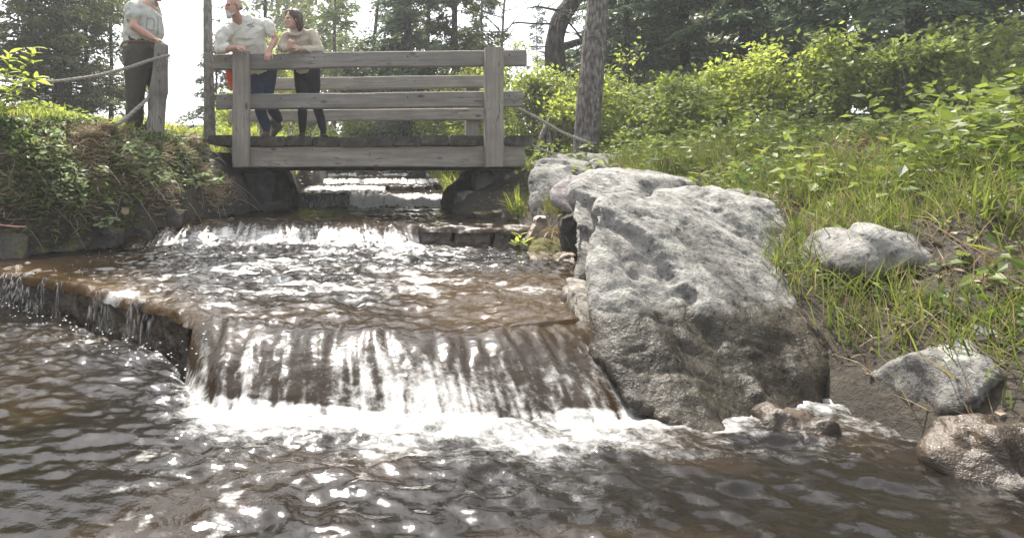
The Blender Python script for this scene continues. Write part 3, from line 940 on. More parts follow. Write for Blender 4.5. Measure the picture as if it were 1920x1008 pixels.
# weirs: blocks of stone laid along the crest
def block(parent, p0, p1, top, hgt, depth, m, seed, name='stone'):
    p0 = np.array(p0, float); p1 = np.array(p1, float)
    d = p1 - p0
    Lh = np.linalg.norm(d)
    d /= Lh
    nrm = np.array([-d[1], d[0]])
    if nrm[1] < 0: nrm = -nrm
    gap = 0.012
    pts = []
    for u in (gap, Lh - gap):
        for v in (0.0, depth):
            q = p0 + d * u + nrm * v
            lean = -0.03 if v == 0 else 0
            pts.append((q[0], q[1], top)); 
            q2 = q + nrm * lean * 1.0
            pts.append((q2[0], q2[1], top - hgt))
    return hull_rock(name, pts, m, voxel=0.015, amp=0.02, seed=seed, freq=7, smooth_it=2, parent=parent, facet=0.04, cells=0.3)

wn = thing('stone_weir', (-1.3, 3.3, -0.95), 'low weir of squared wet stones nearest the camera, water spilling over', 'weir', 'stone weirs across the stream')
cp = [(x_, float(ipt(np.array([x_]), W2)[0]) - 0.02) for x_ in (-3.4, -2.9, -2.42, -2.02, -1.66, -1.32, -0.98, -0.66, -0.36, 0.0)]
for k in range(len(cp) - 1):
    block(wn, cp[k], cp[k + 1], -0.722 - (0.04 if k > 6 else 0), 0.34, 0.3, M['rockwet'], 100 + k)
wm_ = thing('stone_weir', (1.4, 5.3, -0.75), 'weir wall of dark wet stones below the bridge, right of the main fall', 'weir', 'stone weirs across the stream')
cp = [(0.98, 5.53), (1.3, 5.41), (1.64, 5.28), (2.05, 5.12)]
for k in range(3):
    block(wm_, cp[k], cp[k + 1], -0.532, 0.36, 0.3, M['rockwet'], 120 + k)
wu = thing('stone_weir', (0.0, 8.5, -0.55), 'dark stone sill upstream beside the foaming chute under the bridge', 'weir', 'stone weirs across the stream')
cp = [(-0.42, 8.57), (-0.1, 8.58), (0.2, 8.59), (0.45, 8.6)]
for k in range(3):
    block(wu, cp[k], cp[k + 1], -0.328, 0.3, 0.3, M['rockwet'], 130 + k)
wv_ = thing('stone_weir', (1.6, 9.7, -0.4), 'flat dark stone sill farthest upstream at the right side', 'weir', 'stone weirs across the stream')
for k, (a, b_) in enumerate([((1.18, 9.7), (1.6, 9.69)), ((1.6, 9.69), (2.02, 9.69))]):
    block(wv_, a, b_, -0.226, 0.2, 0.35, M['rockwet'], 140 + k)
rock_t('dark rock in the white water far upstream, left of its neighbour', 'rocks in the upper stream', 'rock', [(668, 327), (680, 319), (705, 318), (716, 325), (714, 331), (670, 331)], 11.7, 12.2, M['rockwet'], voxel=0.02, amp=0.02, seed=31, freq=5, cat='rock')
rock_t('dark brown rock by the far right edge of the upper stream', 'rocks in the upper stream', 'rock', [(764, 332), (768, 321), (784, 317), (798, 322), (800, 336), (770, 338)], 11.3, 11.8, M['rockdark'], voxel=0.02, amp=0.02, seed=33, freq=5, cat='rock')

# thin jets and veils falling over the sills, and flecks of spray and painted glint
jets = Geo()
def veil(x, y, top, bot, wid, out, spread=1.4, n=9, var=0.5):
    nu, nv = max(3, int(wid / 0.012)), 9
    u = np.linspace(-0.5, 0.5, nu)[None, :]
    ss = np.linspace(0, 1, nv)[:, None]
    px_ = x + u * wid * (1 + (spread - 1) * ss) + rng.normal(0, 0.002, (nv, nu))
    py_ = y - 0.014 - out * ss ** 0.9 + 0.008 * np.cos(u * 9) + rng.normal(0, 0.002, (nv, nu))
    pz_ = top - (top - bot) * ss ** 1.8 + 0 * u
    V = np.stack([px_, py_, pz_], -1).reshape(-1, 3)
    i_ = (np.arange(nv - 1)[:, None] * nu + np.arange(nu - 1)[None, :]).reshape(-1, 1)
    jets.add(V, i_ + np.array([[0, 1, nu + 1, nu]]), None, 0.5)
def w2y(x): return float(ipt(np.array([x]), W2)[0])
for x, wd, o_ in ((-2.12, 0.2, 0.12), (-1.66, 0.05, 0.04), (-1.83, 0.07, 0.03), (-1.3, 0.07, 0.06), (-2.6, 0.16, 0.08), (-0.98, 0.09, 0.06)):
    veil(x, w2y(x), -0.70, -0.93, wd, o_, 2.4, 22 if wd > 0.12 else 9)
for x in np.linspace(-0.36, 0.42, 8):
    veil(x + rng.normal(0, 0.01), 8.58, -0.31, -0.53, 0.09, 0.05 + 0.03 * rng.random(), 1.2, 3)
for x in np.linspace(1.25, 1.95, 6):
    veil(x + rng.normal(0, 0.02), 9.68, -0.21, -0.32, 0.08, 0.05, 1.2, 3)

m, t, b, N_, L = mat('falling_water')
b.inputs['Base Color'].default_value = (0.55, 0.55, 0.54, 1)
b.inputs['Roughness'].default_value = 0.12
b.inputs['IOR'].default_value = 1.33
tc = nd(t, 'ShaderNodeNewGeometry')
mpj = nd(t, 'ShaderNodeMapping')
mpj.inputs['Scale'].default_value = (95, 60, 7)
L.new(tc.outputs['Position'], mpj.inputs[0])
nz = noise_n(t, mpj.outputs[0], 1.0, 4, 0.6)
bump(t, b, nz.outputs[0], 0.5, 0.006)
b.inputs['Base Color'].default_value = (0.5, 0.49, 0.46, 1)
cr = ramp(t, [(0.48, g(0)), (0.7, g(0.8))])
L.new(nz.outputs[0], cr.inputs[0])
tp_ = nd(t, 'ShaderNodeBsdfTransparent')
mxj = nd(t, 'ShaderNodeMixShader')
L.new(cr.outputs[0], mxj.inputs[0])
L.new(tp_.outputs[0], mxj.inputs[1])
L.new(b.outputs[0], mxj.inputs[2])
L.new(mxj.outputs[0], N_['Material Output'].inputs[0])
M['jet'] = m
jo = jets.build('water_jets', M['jet'], smooth=True)
tag(jo, 'thin jets of white water falling over the stone sills', 'water', kind='stuff')

fl = Geo()
def flecks(n, xf, yf, zf, r0, r1):
    ico = np.array([(1, 0, 0), (-1, 0, 0), (0, 1, 0), (0, -1, 0), (0, 0, 0.7), (0, 0, -0.7)], float)
    T = np.array([(0, 2, 4), (2, 1, 4), (1, 3, 4), (3, 0, 4), (2, 0, 5), (1, 2, 5), (3, 1, 5), (0, 3, 5)])
    for _ in range(n):
        x = xf(); y = yf(x); z = zf(x, y)
        r = r0 * (r1 / r0) ** rng.random()
        fl.add(np.array([x, y, z]) + ico * r * rng.uniform(0.7, 1.3, 3) * np.array([1.3, 1.1, 0.6]), None, T)
def zw(x, y): return float(water_base(np.array([x]), np.array([y]))[0])
flecks(350, lambda: rng.uniform(-1.6, 0.95), lambda x: float(ipt(np.array([x]), W1)[0]) - 0.6 - abs(rng.normal(0, 0.22)), lambda x, y: zw(x, y) + 0.01 + abs(rng.normal(0, 0.018)), 0.003, 0.007)
flecks(220, lambda: rng.uniform(0.2, 1.8), lambda x: rng.uniform(4.0, 5.2), lambda x, y: zw(x, y) + 0.008, 0.003, 0.008)
flecks(160, lambda: rng.uniform(-2.6, -0.5), lambda x: w2y(x) - 0.12 - abs(rng.normal(0, 0.15)), lambda x, y: zw(x, y) + 0.012 + abs(rng.normal(0, 0.02)), 0.003, 0.007)
flecks(200, lambda: rng.uniform(-2.0, 0.2), lambda x: rng.uniform(3.6, 5.2), lambda x, y: zw(x, y) + 0.006, 0.002, 0.006)  # white flecks laid on the calm pool in place of sun glints
m, t, b, N_, L = mat('foam_glint_flecks')
b.inputs['Base Color'].default_value = (0.75, 0.75, 0.73, 1)
b.inputs['Roughness'].default_value = 0.25
M['fleck'] = m
fo_ = fl.build('foam', M['fleck'], smooth=True)
tag(fo_, 'flecks of white foam riding on the broken water', 'foam', kind='stuff')

# ------------------------------------------------------------------ bridge
def beam_mesh(name, L, wy, hz, m, seed=0, bev=0.012, segs=36, warp=0.004):
    """timber along local x, section wy by hz"""
    a, b_ = wy / 2, hz / 2
    pr = [(-a + bev, -b_), (a - bev, -b_), (a, -b_ + bev), (a, b_ - bev), (a - bev, b_), (-a + bev, b_), (-a, b_ - bev), (-a, -b_ + bev)]
    # midpoints so the faces can wander a little
    P = []
    for i in range(8):
        P.append(pr[i]); q = pr[(i + 1) % 8]
        if i % 2 == 0: P.append(((pr[i][0] + q[0]) / 2, (pr[i][1] + q[1]) / 2))
    P = np.array(P)
    k = len(P)
    xs_ = np.linspace(-L / 2, L / 2, segs)
    V = np.zeros((segs, k, 3))
    V[:, :, 0] = xs_[:, None]
    V[:, :, 1:] = P[None]
    flat = V.reshape(-1, 3)
    j = fbm(flat * np.array([2.5, 14, 14]), seed, 3)
    j2 = fbm(flat * np.array([2.0, 9, 9]) + 50, seed + 9, 3)
    V[:, :, 1] += (j * warp).reshape(segs, k)
    V[:, :, 2] += (j2 * warp).reshape(segs, k)
    V[:, :, 2] += (n2(xs_ * 0.8, xs_ * 0 + seed, seed, 2) * warp * 2)[:, None]
    V[0, :, 0] += fbm(V[0] * 20, seed, 2) * 0.006
    V[-1, :, 0] += fbm(V[-1] * 20, seed, 2) * 0.006
    i = np.arange(segs - 1)[:, None] * k
    jj = np.arange(k)[None]
    j3 = (jj + 1) % k
    Q = np.stack([i + jj, i + j3, i + k + j3, i + k + jj], -1).reshape(-1, 4)
    V = V.reshape(-1, 3)
    V = np.concatenate([V, [[-L / 2, 0, 0]], [[L / 2, 0, 0]]])
    c0, c1 = segs * k, segs * k + 1
    a_ = np.arange(k); b2_ = (a_ + 1) % k
    T = np.concatenate([np.stack([np.full(k, c0), b2_, a_], 1), np.stack([np.full(k, c1), (segs - 1) * k + a_, (segs - 1) * k + b2_], 1)])
    return mesh_np(name, V, [Q, T], {'var': np.full(len(V), 0.5)}, False)

def beam(name, p0, p1, wy, hz, m, root, seed=0, up=(0, 0, 1), **kw):
    p0 = np.array(p0, float); p1 = np.array(p1, float)
    d = p1 - p0
    Lh = np.linalg.norm(d); d = d / Lh
    up = np.array(up, float); up = up - d * np.dot(up, d); up /= np.linalg.norm(up)
    yv = np.cross(up, d)
    me = beam_mesh(name, Lh, wy, hz, m, seed, **kw)
    o = link(name, me, m, root)
    mid = (p0 + p1) / 2 - ORG[root.name]
    o.matrix_basis = Matrix(((d[0], yv[0], up[0], mid[0]), (d[1], yv[1], up[1], mid[1]), (d[2], yv[2], up[2], mid[2]), (0, 0, 0, 1)))
    return o

YAW = -0.0715                       # the right end of the bridge is a little nearer
BO = np.array([0.6, 7.185, 0.0])    # middle of the outer face of the front rails
ux = np.array([math.cos(YAW), math.sin(YAW), 0]); vy = np.array([-math.sin(YAW), math.cos(YAW), 0])
def bp(u, v, z): return BO + ux * u + vy * v + np.array([0, 0, z])
def bu(px, v=0.0):                  # u of a pixel column on the plane v
    k = (px - CX) / F
    o_ = BO + vy * v
    return (k * o_[1] - o_[0]) / (ux[0] - k * ux[1])
br = thing('footbridge', bp(0, 1.0, 0.03), 'weathered grey wooden footbridge with rails on both sides crossing the stream', 'bridge')
RT = 0.1
def bolts(o, xs_, face, zs, r=0.011, parent=None):
    for x in xs_:
        for z in zs:
            gb = Geo()
            V, Q, T = tube([(x, face + 0.004, z), (x, face - 0.006, z)], r, 8)
            gb.add(V, Q, T)
            me = mesh_np('bolt', V, [Q, T], {'var': np.full(len(V), .5)})
            bo = link('bolt', me, M['metal'], o)
# front rails
r_top = beam('rail', bp(bu(399), RT / 2, 1.467), bp(bu(988), RT / 2, 1.467), RT, 0.2, M['wood'], br, 1)
r_low = beam('rail', bp(bu(405), RT / 2, 0.945), bp(bu(981), RT / 2, 0.945), RT, 0.2, M['wood'], br, 2)
Lr = (bu(988) - bu(399))
for rr_ in (r_top, r_low):
    bolts(rr_, [-Lr / 2 + 0.17, -Lr / 2 + 1.35, -Lr / 2 + 0.9, Lr / 2 - 0.22, Lr / 2 - 1.5], -RT / 2, [0.03])
# front posts stand in front of the rails
for px_, sd_ in ((452.5, 3), (925.5, 4)):
    u = bu(px_, -0.07)
    beam('post', bp(u, -0.066, 0.075), bp(u, -0.066, 1.572), 0.22, 0.13, M['wood2'] if sd_ == 3 else M['wood2'], br, sd_, up=tuple(-vy))
# rear rails and posts
RV = 1.93
for z, sd_ in ((1.475, 5), (0.945, 6)):
    beam('rail', bp(bu(430, RV), RV, z), bp(bu(905, RV) + 0.24, RV, z), RT, 0.2 if z > 1 else 0.19, M['wood2'], br, sd_)
for px_, sd_ in ((500, 7), (885, 8)):
    u = bu(px_, RV + 0.12)
    beam('post', bp(u, RV + 0.115, 0.1), bp(u, RV + 0.115, 1.56), 0.22, 0.13, M['wood2'], br, sd_, up=tuple(vy))
# side beams and stringers
for v, sd_ in ((0.06, 9), (RV - 0.06, 10)):
    beam('side_beam', bp(bu(436), v, 0.21), bp(bu(985), v, 0.21), 0.12, 0.27, M['wood2'], br, sd_)
for v, sd_ in ((0.7, 11), (1.25, 12)):
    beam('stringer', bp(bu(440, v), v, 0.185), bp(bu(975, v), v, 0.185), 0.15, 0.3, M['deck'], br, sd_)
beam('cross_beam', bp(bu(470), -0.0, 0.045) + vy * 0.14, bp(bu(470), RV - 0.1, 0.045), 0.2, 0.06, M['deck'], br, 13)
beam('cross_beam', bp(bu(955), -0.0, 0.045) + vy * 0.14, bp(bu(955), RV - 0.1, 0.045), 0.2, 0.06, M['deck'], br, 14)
# deck planks across, dark mossy ends towards the camera
u0, u1 = bu(388, -0.05), bu(999, -0.05)
npl = 12
pw = (u1 - u0) / npl
for k in range(npl):
    u = u0 + (k + 0.5) * pw
    zj = rng.normal(0, 0.006)
    fj = rng.normal(0, 0.012)
    # plank axis runs from the front edge to the back edge
    inpost = any(abs(u - bu(p_, -0.07)) < pw / 2 + 0.11 for p_ in (452.5, 925.5))
    vf = 0.006 if inpost else -0.05 + fj
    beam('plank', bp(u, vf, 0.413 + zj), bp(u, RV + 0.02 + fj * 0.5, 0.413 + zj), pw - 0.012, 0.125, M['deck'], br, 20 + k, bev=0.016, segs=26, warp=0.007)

# ------------------------------------------------------------------ ropes
def rope(name, pts, r, m, label, n=60, pitch=5.0, group='ropes strung between the posts', fray=0):
    c_ = curve(pts, n * 3)
    seg = np.linalg.norm(np.diff(c_, axis=0), axis=1)
    s_ = np.concatenate([[0], np.cumsum(seg)])
    t_, u_, v_ = frames(c_)
    ge = Geo()
    for k in range(3):
        a = s_ / (r * pitch) * 2 * np.pi / 2 + k * 2 * np.pi / 3
        off = (np.cos(a)[:, None] * u_ + np.sin(a)[:, None] * v_) * r * 0.52
        ge.tube(c_ + off, r * 0.56, 6)
    for k in range(fray):
        i = rng.integers(int(len(c_) * 0.82), len(c_))
        d = rvec(1)[0] * np.array([1, 0.6, 0.6]) + np.array([0, -0.3, -0.9])
        p = c_[i]
        ge.tube(curve([p, p + d * 0.05, p + d * 0.09 + np.array([0, 0, -0.03])], 6), 0.0025, 4)
    o = ge.build(name, m, None, True)
    return tag(o, label, 'rope', group)

PX, PD = 296, 6.5
rope('rope', [at(-30, 146, 5.3), at(40, 154, 5.5), at(110, 152, 5.75), at(180, 142, 6.0), at(240, 127, 6.2), at(282, 113, 6.36), at(303, 107, 6.37), at(318, 104, 6.5)], 0.018, M['rope'],
     'thick frayed rope sagging left from the top of the round post', 70, fray=26)
rope('rope', [at(281, 172, 6.52), at(276, 186, 6.42), at(255, 205, 6.3), at(236, 222, 6.15), at(205, 243, 6.0), at(184, 252, 5.95)], 0.022, M['rope'],
     'thick dark rope slanting down from the round post into the grass', 50)
rope('rope', [at(955, 198, 7.28), at(975, 205, 7.3), at(1010, 223, 7.4), at(1050, 246, 7.5), at(1085, 261, 7.6), at(1112, 269, 7.7), at(1122, 268, 7.9)], 0.019, M['rope'],
     'grey rope from the lower bridge rail down to the big right trunk', 60)
rope('rope', [at(996, 271, 7.2), at(1012, 279, 7.2), at(1035, 287, 7.2), at(1060, 291, 7.25), at(1085, 292, 7.4)], 0.014, M['rope'],
     'short low rope between the bridge deck end and the flat boulder', 40)
sw = []
for a, b_ in ((462, 490), (490, 525), (535, 558), (558, 600), (600, 618), (618, 640)):
    zt_ = 226
    sw += [at(a, zt_, 9.32), at((a + b_) / 2, 262 if (b_ - a) > 22 else 245, 9.32)]
sw.append(at(640, 228, 9.32))
rope('rope', sw, 0.011, M['ropepale'], 'thin pale cord hanging in loops below the far lower rail', 60)

# round post the ranger leans on
pp = Geo()
pc = curve([at(291, 262, PD), at(292, 235, PD), at(296, 190, PD), at(299, 160, PD), at(301, 130, PD), at(303, 84, PD)], 40)
pr_ = np.interp(np.linspace(0, 1, 40), [0, 0.15, 0.42, 0.52, 0.6, 0.8, 0.97, 1], [0.108, 0.1, 0.098, 0.112, 0.1, 0.088, 0.085, 0.08])
pp.tube(pc, pr_, 22, rough=0.06, seed=3)
for zz, aa in ((0.45, -1.2), (0.75, -0.4)):
    i = int(zz * 40)
    d = np.array([math.sin(aa) * 0.3, -1, 0.1]); d /= np.linalg.norm(d)
    pp.tube([pc[i] + d * 0.05, pc[i] + d * (pr_[i] + 0.008)], [0.03, 0.016], 8)
po = pp.build('rope_post', M['post'], None, True)
tag(po, 'knobbly round wooden post with rope tied round it, left of the bridge', 'post', 'posts')
sp_ = Geo()
c2_ = curve([at(1196, 330, 6.9), at(1196, 300, 6.9), at(1196, 281, 6.9)], 14)
sp_.tube(c2_, 0.115, 20, rough=0.03, seed=8)
tag(sp_.build('short_post', M['post'], None, True), 'short sawn-off round post behind the flat-topped boulder', 'post', 'posts')

# ------------------------------------------------------------------ people
def loft(pts, rad, sides=18, up=(0, 1, 0), capn=4):
    """closed tube with rounded ends; rad = list of (a, b): a along side, b along the other axis"""
    pts = np.asarray(pts, float)
    rad = np.array([(r, r) if np.isscalar(r) else r for r in rad], float)
    t = np.gradient(pts, axis=0)
    t /= np.linalg.norm(t, axis=1, keepdims=True) + 1e-9
    up = np.array(up, float)
    rings, rr_ = [], []
    def fr(tt):
        s = np.cross(tt, up)
        if np.linalg.norm(s) < 1e-3: s = np.cross(tt, np.array([1.0, 0.13, 0.2]))
        s /= np.linalg.norm(s)
        return s, np.cross(s, tt)
    seq = []
    for k in range(capn, 0, -1):
        th = k / (capn + 0.3) * np.pi / 2
        seq.append((pts[0] - t[0] * rad[0].mean() * math.sin(th), rad[0] * math.cos(th), t[0]))
    for k in range(len(pts)): seq.append((pts[k], rad[k], t[k]))
    for k in range(1, capn + 1):
        th = k / (capn + 0.3) * np.pi / 2
        seq.append((pts[-1] + t[-1] * rad[-1].mean() * math.sin(th), rad[-1] * math.cos(th), t[-1]))
    ang = np.linspace(0, 2 * np.pi, sides, endpoint=False)
    V = []
    for p, r, tt in seq:
        s, u = fr(tt)
        V.append(p + np.cos(ang)[:, None] * s * r[0] + np.sin(ang)[:, None] * u * r[1])
    n = len(V)
    V = np.concatenate(V)
    i = np.arange(n - 1)[:, None] * sides
    j = np.arange(sides)[None]
    j2 = (j + 1) % sides
    Q = np.stack([i + j, i + j2, i + sides + j2, i + sides + j], -1).reshape(-1, 4)
    V = np.concatenate([V, [seq[0][0]], [seq[-1][0]]])
    a = np.arange(sides); b_ = (a + 1) % sides
    T = np.concatenate([np.stack([np.full(sides, n * sides), b_, a], 1), np.stack([np.full(sides, n * sides + 1), (n - 1) * sides + a, (n - 1) * sides + b_], 1)])
    return V, Q, T

def ball(c_, r, axes=None, sides=16):
    """ellipsoid; axes = 3x3 rows"""
    r = np.array((r, r, r) if np.isscalar(r) else r, float)
    A = np.eye(3) if axes is None else np.array(axes, float)
    n = 9
    th = np.linspace(0.12, np.pi - 0.12, n)
    ang = np.linspace(0, 2 * np.pi, sides, endpoint=False)
    V = np.stack([np.sin(th)[:, None] * np.cos(ang), np.sin(th)[:, None] * np.sin(ang), np.cos(th)[:, None] + 0 * ang], -1).reshape(-1, 3)
    V = np.concatenate([V, [[0, 0, 1]], [[0, 0, -1]]])
    i = np.arange(n - 1)[:, None] * sides
    j = np.arange(sides)[None]; j2 = (j + 1) % sides
    Q = np.stack([i + j, i + sides + j, i + sides + j2, i + j2], -1).reshape(-1, 4)
    a = np.arange(sides); b_ = (a + 1) % sides
    T = np.concatenate([np.stack([np.full(sides, n * sides), a, b_], 1), np.stack([np.full(sides, n * sides + 1), (n - 1) * sides + b_, (n - 1) * sides + a], 1)])
    return (V * r) @ A + np.array(c_), Q, T

def fuse(name, shapes, voxel, m, parent, smooth_it=4, wr=0.0, wfreq=8.0, seed=0, fac=0.5):
    ge = Geo()
    for sh in shapes: ge.add(*sh)
    V = np.concatenate(ge.V)
    me = mesh_np('tmp', V, [np.concatenate(ge.Q), np.concatenate(ge.T)])
    o = bpy.data.objects.new('tmp', me)
    C.objects.link(o)
    md = o.modifiers.new('r', 'REMESH'); md.mode = 'VOXEL'; md.voxel_size = voxel
    if smooth_it:
        sm = o.modifiers.new('s', 'SMOOTH'); sm.iterations = smooth_it; sm.factor = fac
    dg = bpy.context.evaluated_depsgraph_get()
    me2 = bpy.data.meshes.new_from_object(o.evaluated_get(dg))
    bpy.data.objects.remove(o); bpy.data.meshes.remove(me)
    n = len(me2.vertices)
    V = np.empty(n * 3, np.float32); me2.vertices.foreach_get('co', V); V = V.reshape(-1, 3).astype(float)
    if wr:
        Nn = np.empty(n * 3, np.float32); me2.vertex_normals.foreach_get('vector', Nn); Nn = Nn.reshape(-1, 3)
        q = V * wfreq
        q = q + fbm(V * wfreq * 0.4, seed + 3, 2)[:, None] * 0.9
        V = V + Nn * ((1 - np.abs(fbm(q, seed, 3))) * wr - wr * 0.6)[:, None]
    V = V - ORG[parent.name]
    me2.vertices.foreach_set('co', V.astype(np.float32).ravel())
    me2.polygons.foreach_set('use_smooth', np.ones(len(me2.polygons), bool))
    me2.update(); me2.name = name; me2.materials.clear()
    return link(name, me2, m, parent)

def nrm(v):
    v = np.array(v, float)
    return v / (np.linalg.norm(v) + 1e-9)

def hand(wr, d, nrm_, size=1.0, curl=0.5, thumb=1, spread=0.12):
    """palm + five fingers. d: direction wrist->knuckles, nrm_: back-of-hand normal, thumb side +1/-1"""
    d = nrm(d); n_ = np.array(nrm_, float); n_ = nrm(n_ - d * np.dot(n_, d)); s = np.cross(d, n_) * thumb
    wr = np.array(wr, float); k = size
    out = [loft([wr - d * 0.02 * k, wr + d * 0.02 * k, wr + d * 0.055 * k, wr + d * 0.085 * k], [(0.027 * k, 0.02 * k), (0.033 * k, 0.018 * k), (0.04 * k, 0.016 * k), (0.038 * k, 0.013 * k)], 14, up=tuple(n_))]
    for q, (o_, ln) in enumerate(((0.03, 0.07), (0.0105, 0.079), (-0.0095, 0.073), (-0.028, 0.057))):
        p = wr + d * 0.085 * k + s * o_ * k
        pts = [p - d * 0.02 * k, p]
        dd = nrm(d + s * o_ / 0.03 * spread)
        a = 0.0
        for seg in (0.42, 0.33, 0.25):
            a += curl * (0.75 if seg > 0.4 else 1.0)
            dv = dd * math.cos(a) - n_ * math.sin(a)
            p = p + dv * ln * k * seg
            pts.append(p)
        out.append(loft(pts, [0.009 * k, 0.0095 * k, 0.0088 * k, 0.008 * k, 0.007 * k], 8, up=tuple(s), capn=2))
    p = wr + d * 0.025 * k + s * 0.03 * k
    t1 = nrm(d * 0.7 + s * 0.7 - n_ * 0.2)
    t2 = nrm(d * 0.9 + s * 0.25 - n_ * 0.35 * (0.5 + curl))
    out.append(loft([p - t1 * 0.015 * k, p + t1 * 0.028 * k, p + t1 * 0.028 * k + t2 * 0.03 * k, p + t1 * 0.028 * k + t2 * 0.052 * k], [0.013 * k, 0.0115 * k, 0.01 * k, 0.008 * k], 8, up=tuple(n_), capn=2))
    return out

def head(c_, fwd, up, k=1.0, jaw=1.0):
    """skull, face, nose, brow, ears; returns shapes and axes (side, forward, up)"""
    f = nrm(fwd); u = np.array(up, float); u = nrm(u - f * np.dot(u, f)); s = np.cross(f, u)
    A = np.array([s, f, u])
    c_ = np.array(c_, float)
    P = lambda x, y, z: c_ + (s * x + f * y + u * z) * k
    sh = [ball(P(0, -0.012, 0.035), (0.076 * k, 0.095 * k, 0.085 * k), A),
          ball(P(0, 0.028, -0.03), (0.062 * k * jaw, 0.066 * k, 0.082 * k), A),
          ball(P(0, 0.055, -0.085), (0.036 * k * jaw, 0.034 * k, 0.028 * k), A),
          ball(P(0, 0.078, 0.022), (0.046 * k, 0.018 * k, 0.014 * k), A),
          loft([P(0, 0.088, 0.012), P(0, 0.104, -0.012), P(0, 0.108, -0.028)], [0.009 * k, 0.012 * k, 0.016 * k], 10, up=tuple(s)),
          ball(P(0.034, 0.07, -0.022), (0.02 * k, 0.02 * k, 0.018 * k), A), ball(P(-0.034, 0.07, -0.022), (0.02 * k, 0.02 * k, 0.018 * k), A),
          ball(P(0, 0.088, -0.053), (0.024 * k, 0.012 * k, 0.007 * k), A), ball(P(0, 0.086, -0.066), (0.021 * k, 0.012 * k, 0.007 * k), A)]
    for e in (1, -1):
        sh.append(ball(P(e * 0.076, -0.012, -0.008), (0.01 * k, 0.018 * k, 0.032 * k), A))
    return sh, A, P

def eyes(P, A, k, root, skin):
    for e in (1, -1):
        V, Q, T = ball(P(e * 0.031, 0.083, 0.004), (0.013 * k, 0.006 * k, 0.006 * k), A, 10)
        link('eye', mesh_np('eye', V - ORG[root.name], [Q, T], None, True), M['eye'], root)
    V, Q, T = loft([P(-0.022, 0.094, -0.06), P(0, 0.1, -0.059), P(0.022, 0.094, -0.06)], [0.003 * k, 0.0045 * k, 0.003 * k], 8, up=tuple(A[2]))
    link('mouth', mesh_np('mouth', V - ORG[root.name], [Q, T], None, True), M['lip'], root)

def shoe(p, d, m, root, k=1.0, tilt=0.0, name='shoe'):
    d = nrm((d[0], d[1], 0)); s = np.cross(d, (0, 0, 1))
    a = tilt
    dd = d * math.cos(a) - np.array([0, 0, 1.0]) * math.sin(a); uu = np.array([0, 0, 1.0]) * math.cos(a) + d * math.sin(a)
    P = lambda x, z: np.array(p) + dd * x * k + uu * z * k
    sh = [loft([P(-0.06, 0.045), P(0, 0.05), P(0.07, 0.045), P(0.14, 0.035), P(0.18, 0.03)], [(0.036 * k, 0.045 * k), (0.04 * k, 0.05 * k), (0.042 * k, 0.042 * k), (0.047 * k, 0.032 * k), (0.038 * k, 0.025 * k)], 14, up=tuple(uu)),
          loft([P(0.0, 0.06), P(-0.01, 0.15)], [0.046 * k, 0.047 * k], 12),
          loft([P(-0.07, 0.012), P(0.19, 0.012)], [(0.045 * k, 0.012 * k), (0.045 * k, 0.012 * k)], 12, up=tuple(uu))]
    return fuse(name, sh, 0.009, m, root, 2)

# ---- man in the white T-shirt, sideways on the rail
man = thing('person', bp(-0.62, 0.75, 0.476), 'bearded man in white T-shirt and jeans leaning sideways on the bridge rail', 'person', 'people by the bridge')
hc = at(438, 13.5, 7.0)
fw = nrm((-0.72, -0.68, -0.1)); upv = nrm((-0.1, -0.1, 1))
hs, HA, HP = head(hc, fw, upv, 1.14, 1.08)
neck = at(448, 43, 7.14)
shR = at(418, 58, 7.12)                  # image left
shL = at(500, 44, 7.28)                  # image right
elR = at(411, 95, 7.14); wrR = at(444, 89, 7.0)
elL = at(516, 74, 7.3); wrL = at(504, 96, 7.13)
hip = at(492, 132, 7.66); chest = at(458, 66, 7.24); waist = at(474, 102, 7.5)
knA = at(483, 190, 7.6); anA = at(499, 238, 7.74)
knB = at(500, 188, 7.72); anB = at(522, 222, 8.1)
hipA, hipB = hip + np.array([-0.09, -0.02, -0.02]), hip + np.array([0.1, 0.03, -0.02])
arms = [loft([shL, elL * 0.5 + shL * 0.5, elL, elL * 0.45 + wrL * 0.55, wrL], [0.055, 0.054, 0.046, 0.042, 0.031], 14),
        loft([shR, elR * 0.5 + shR * 0.5, elR, elR * 0.4 + wrR * 0.6, wrR], [0.055, 0.052, 0.046, 0.042, 0.031], 14)]
hands = hand(wrL, nrm((-0.15, -0.55, -0.8)), (0.1, -0.7, 0.6), 1.05, 0.55, -1) + hand(wrR, nrm((0.9, -0.3, -0.1)), (0.0, -0.6, 0.8), 1.05, 0.75, 1)
bodysh = hs + [loft([hc - HA[2] * 0.06 - HA[1] * 0.01, neck, neck * 0.7 + chest * 0.3 + np.array([0, 0.03, 0])], [(0.062, 0.066), (0.066, 0.07), 0.07], 16)] + arms + hands + \
    [loft([neck * 0.5 + chest * 0.5 + np.array([0, 0.05, -0.02]), chest + np.array([0, 0.06, 0]), waist + np.array([0, 0.03, 0]), hip], [(0.08, 0.05), (0.1, 0.06), (0.1, 0.06), (0.11, 0.08)], 16),
     loft([hipA, knA, anA], [0.075, 0.05, 0.04], 12), loft([hipB, knB, anB], [0.075, 0.05, 0.04], 12)]
fuse('body', bodysh, 0.0065, M['skin'], man, 3)
eyes(HP, HA, 1.14, man, 'skin')
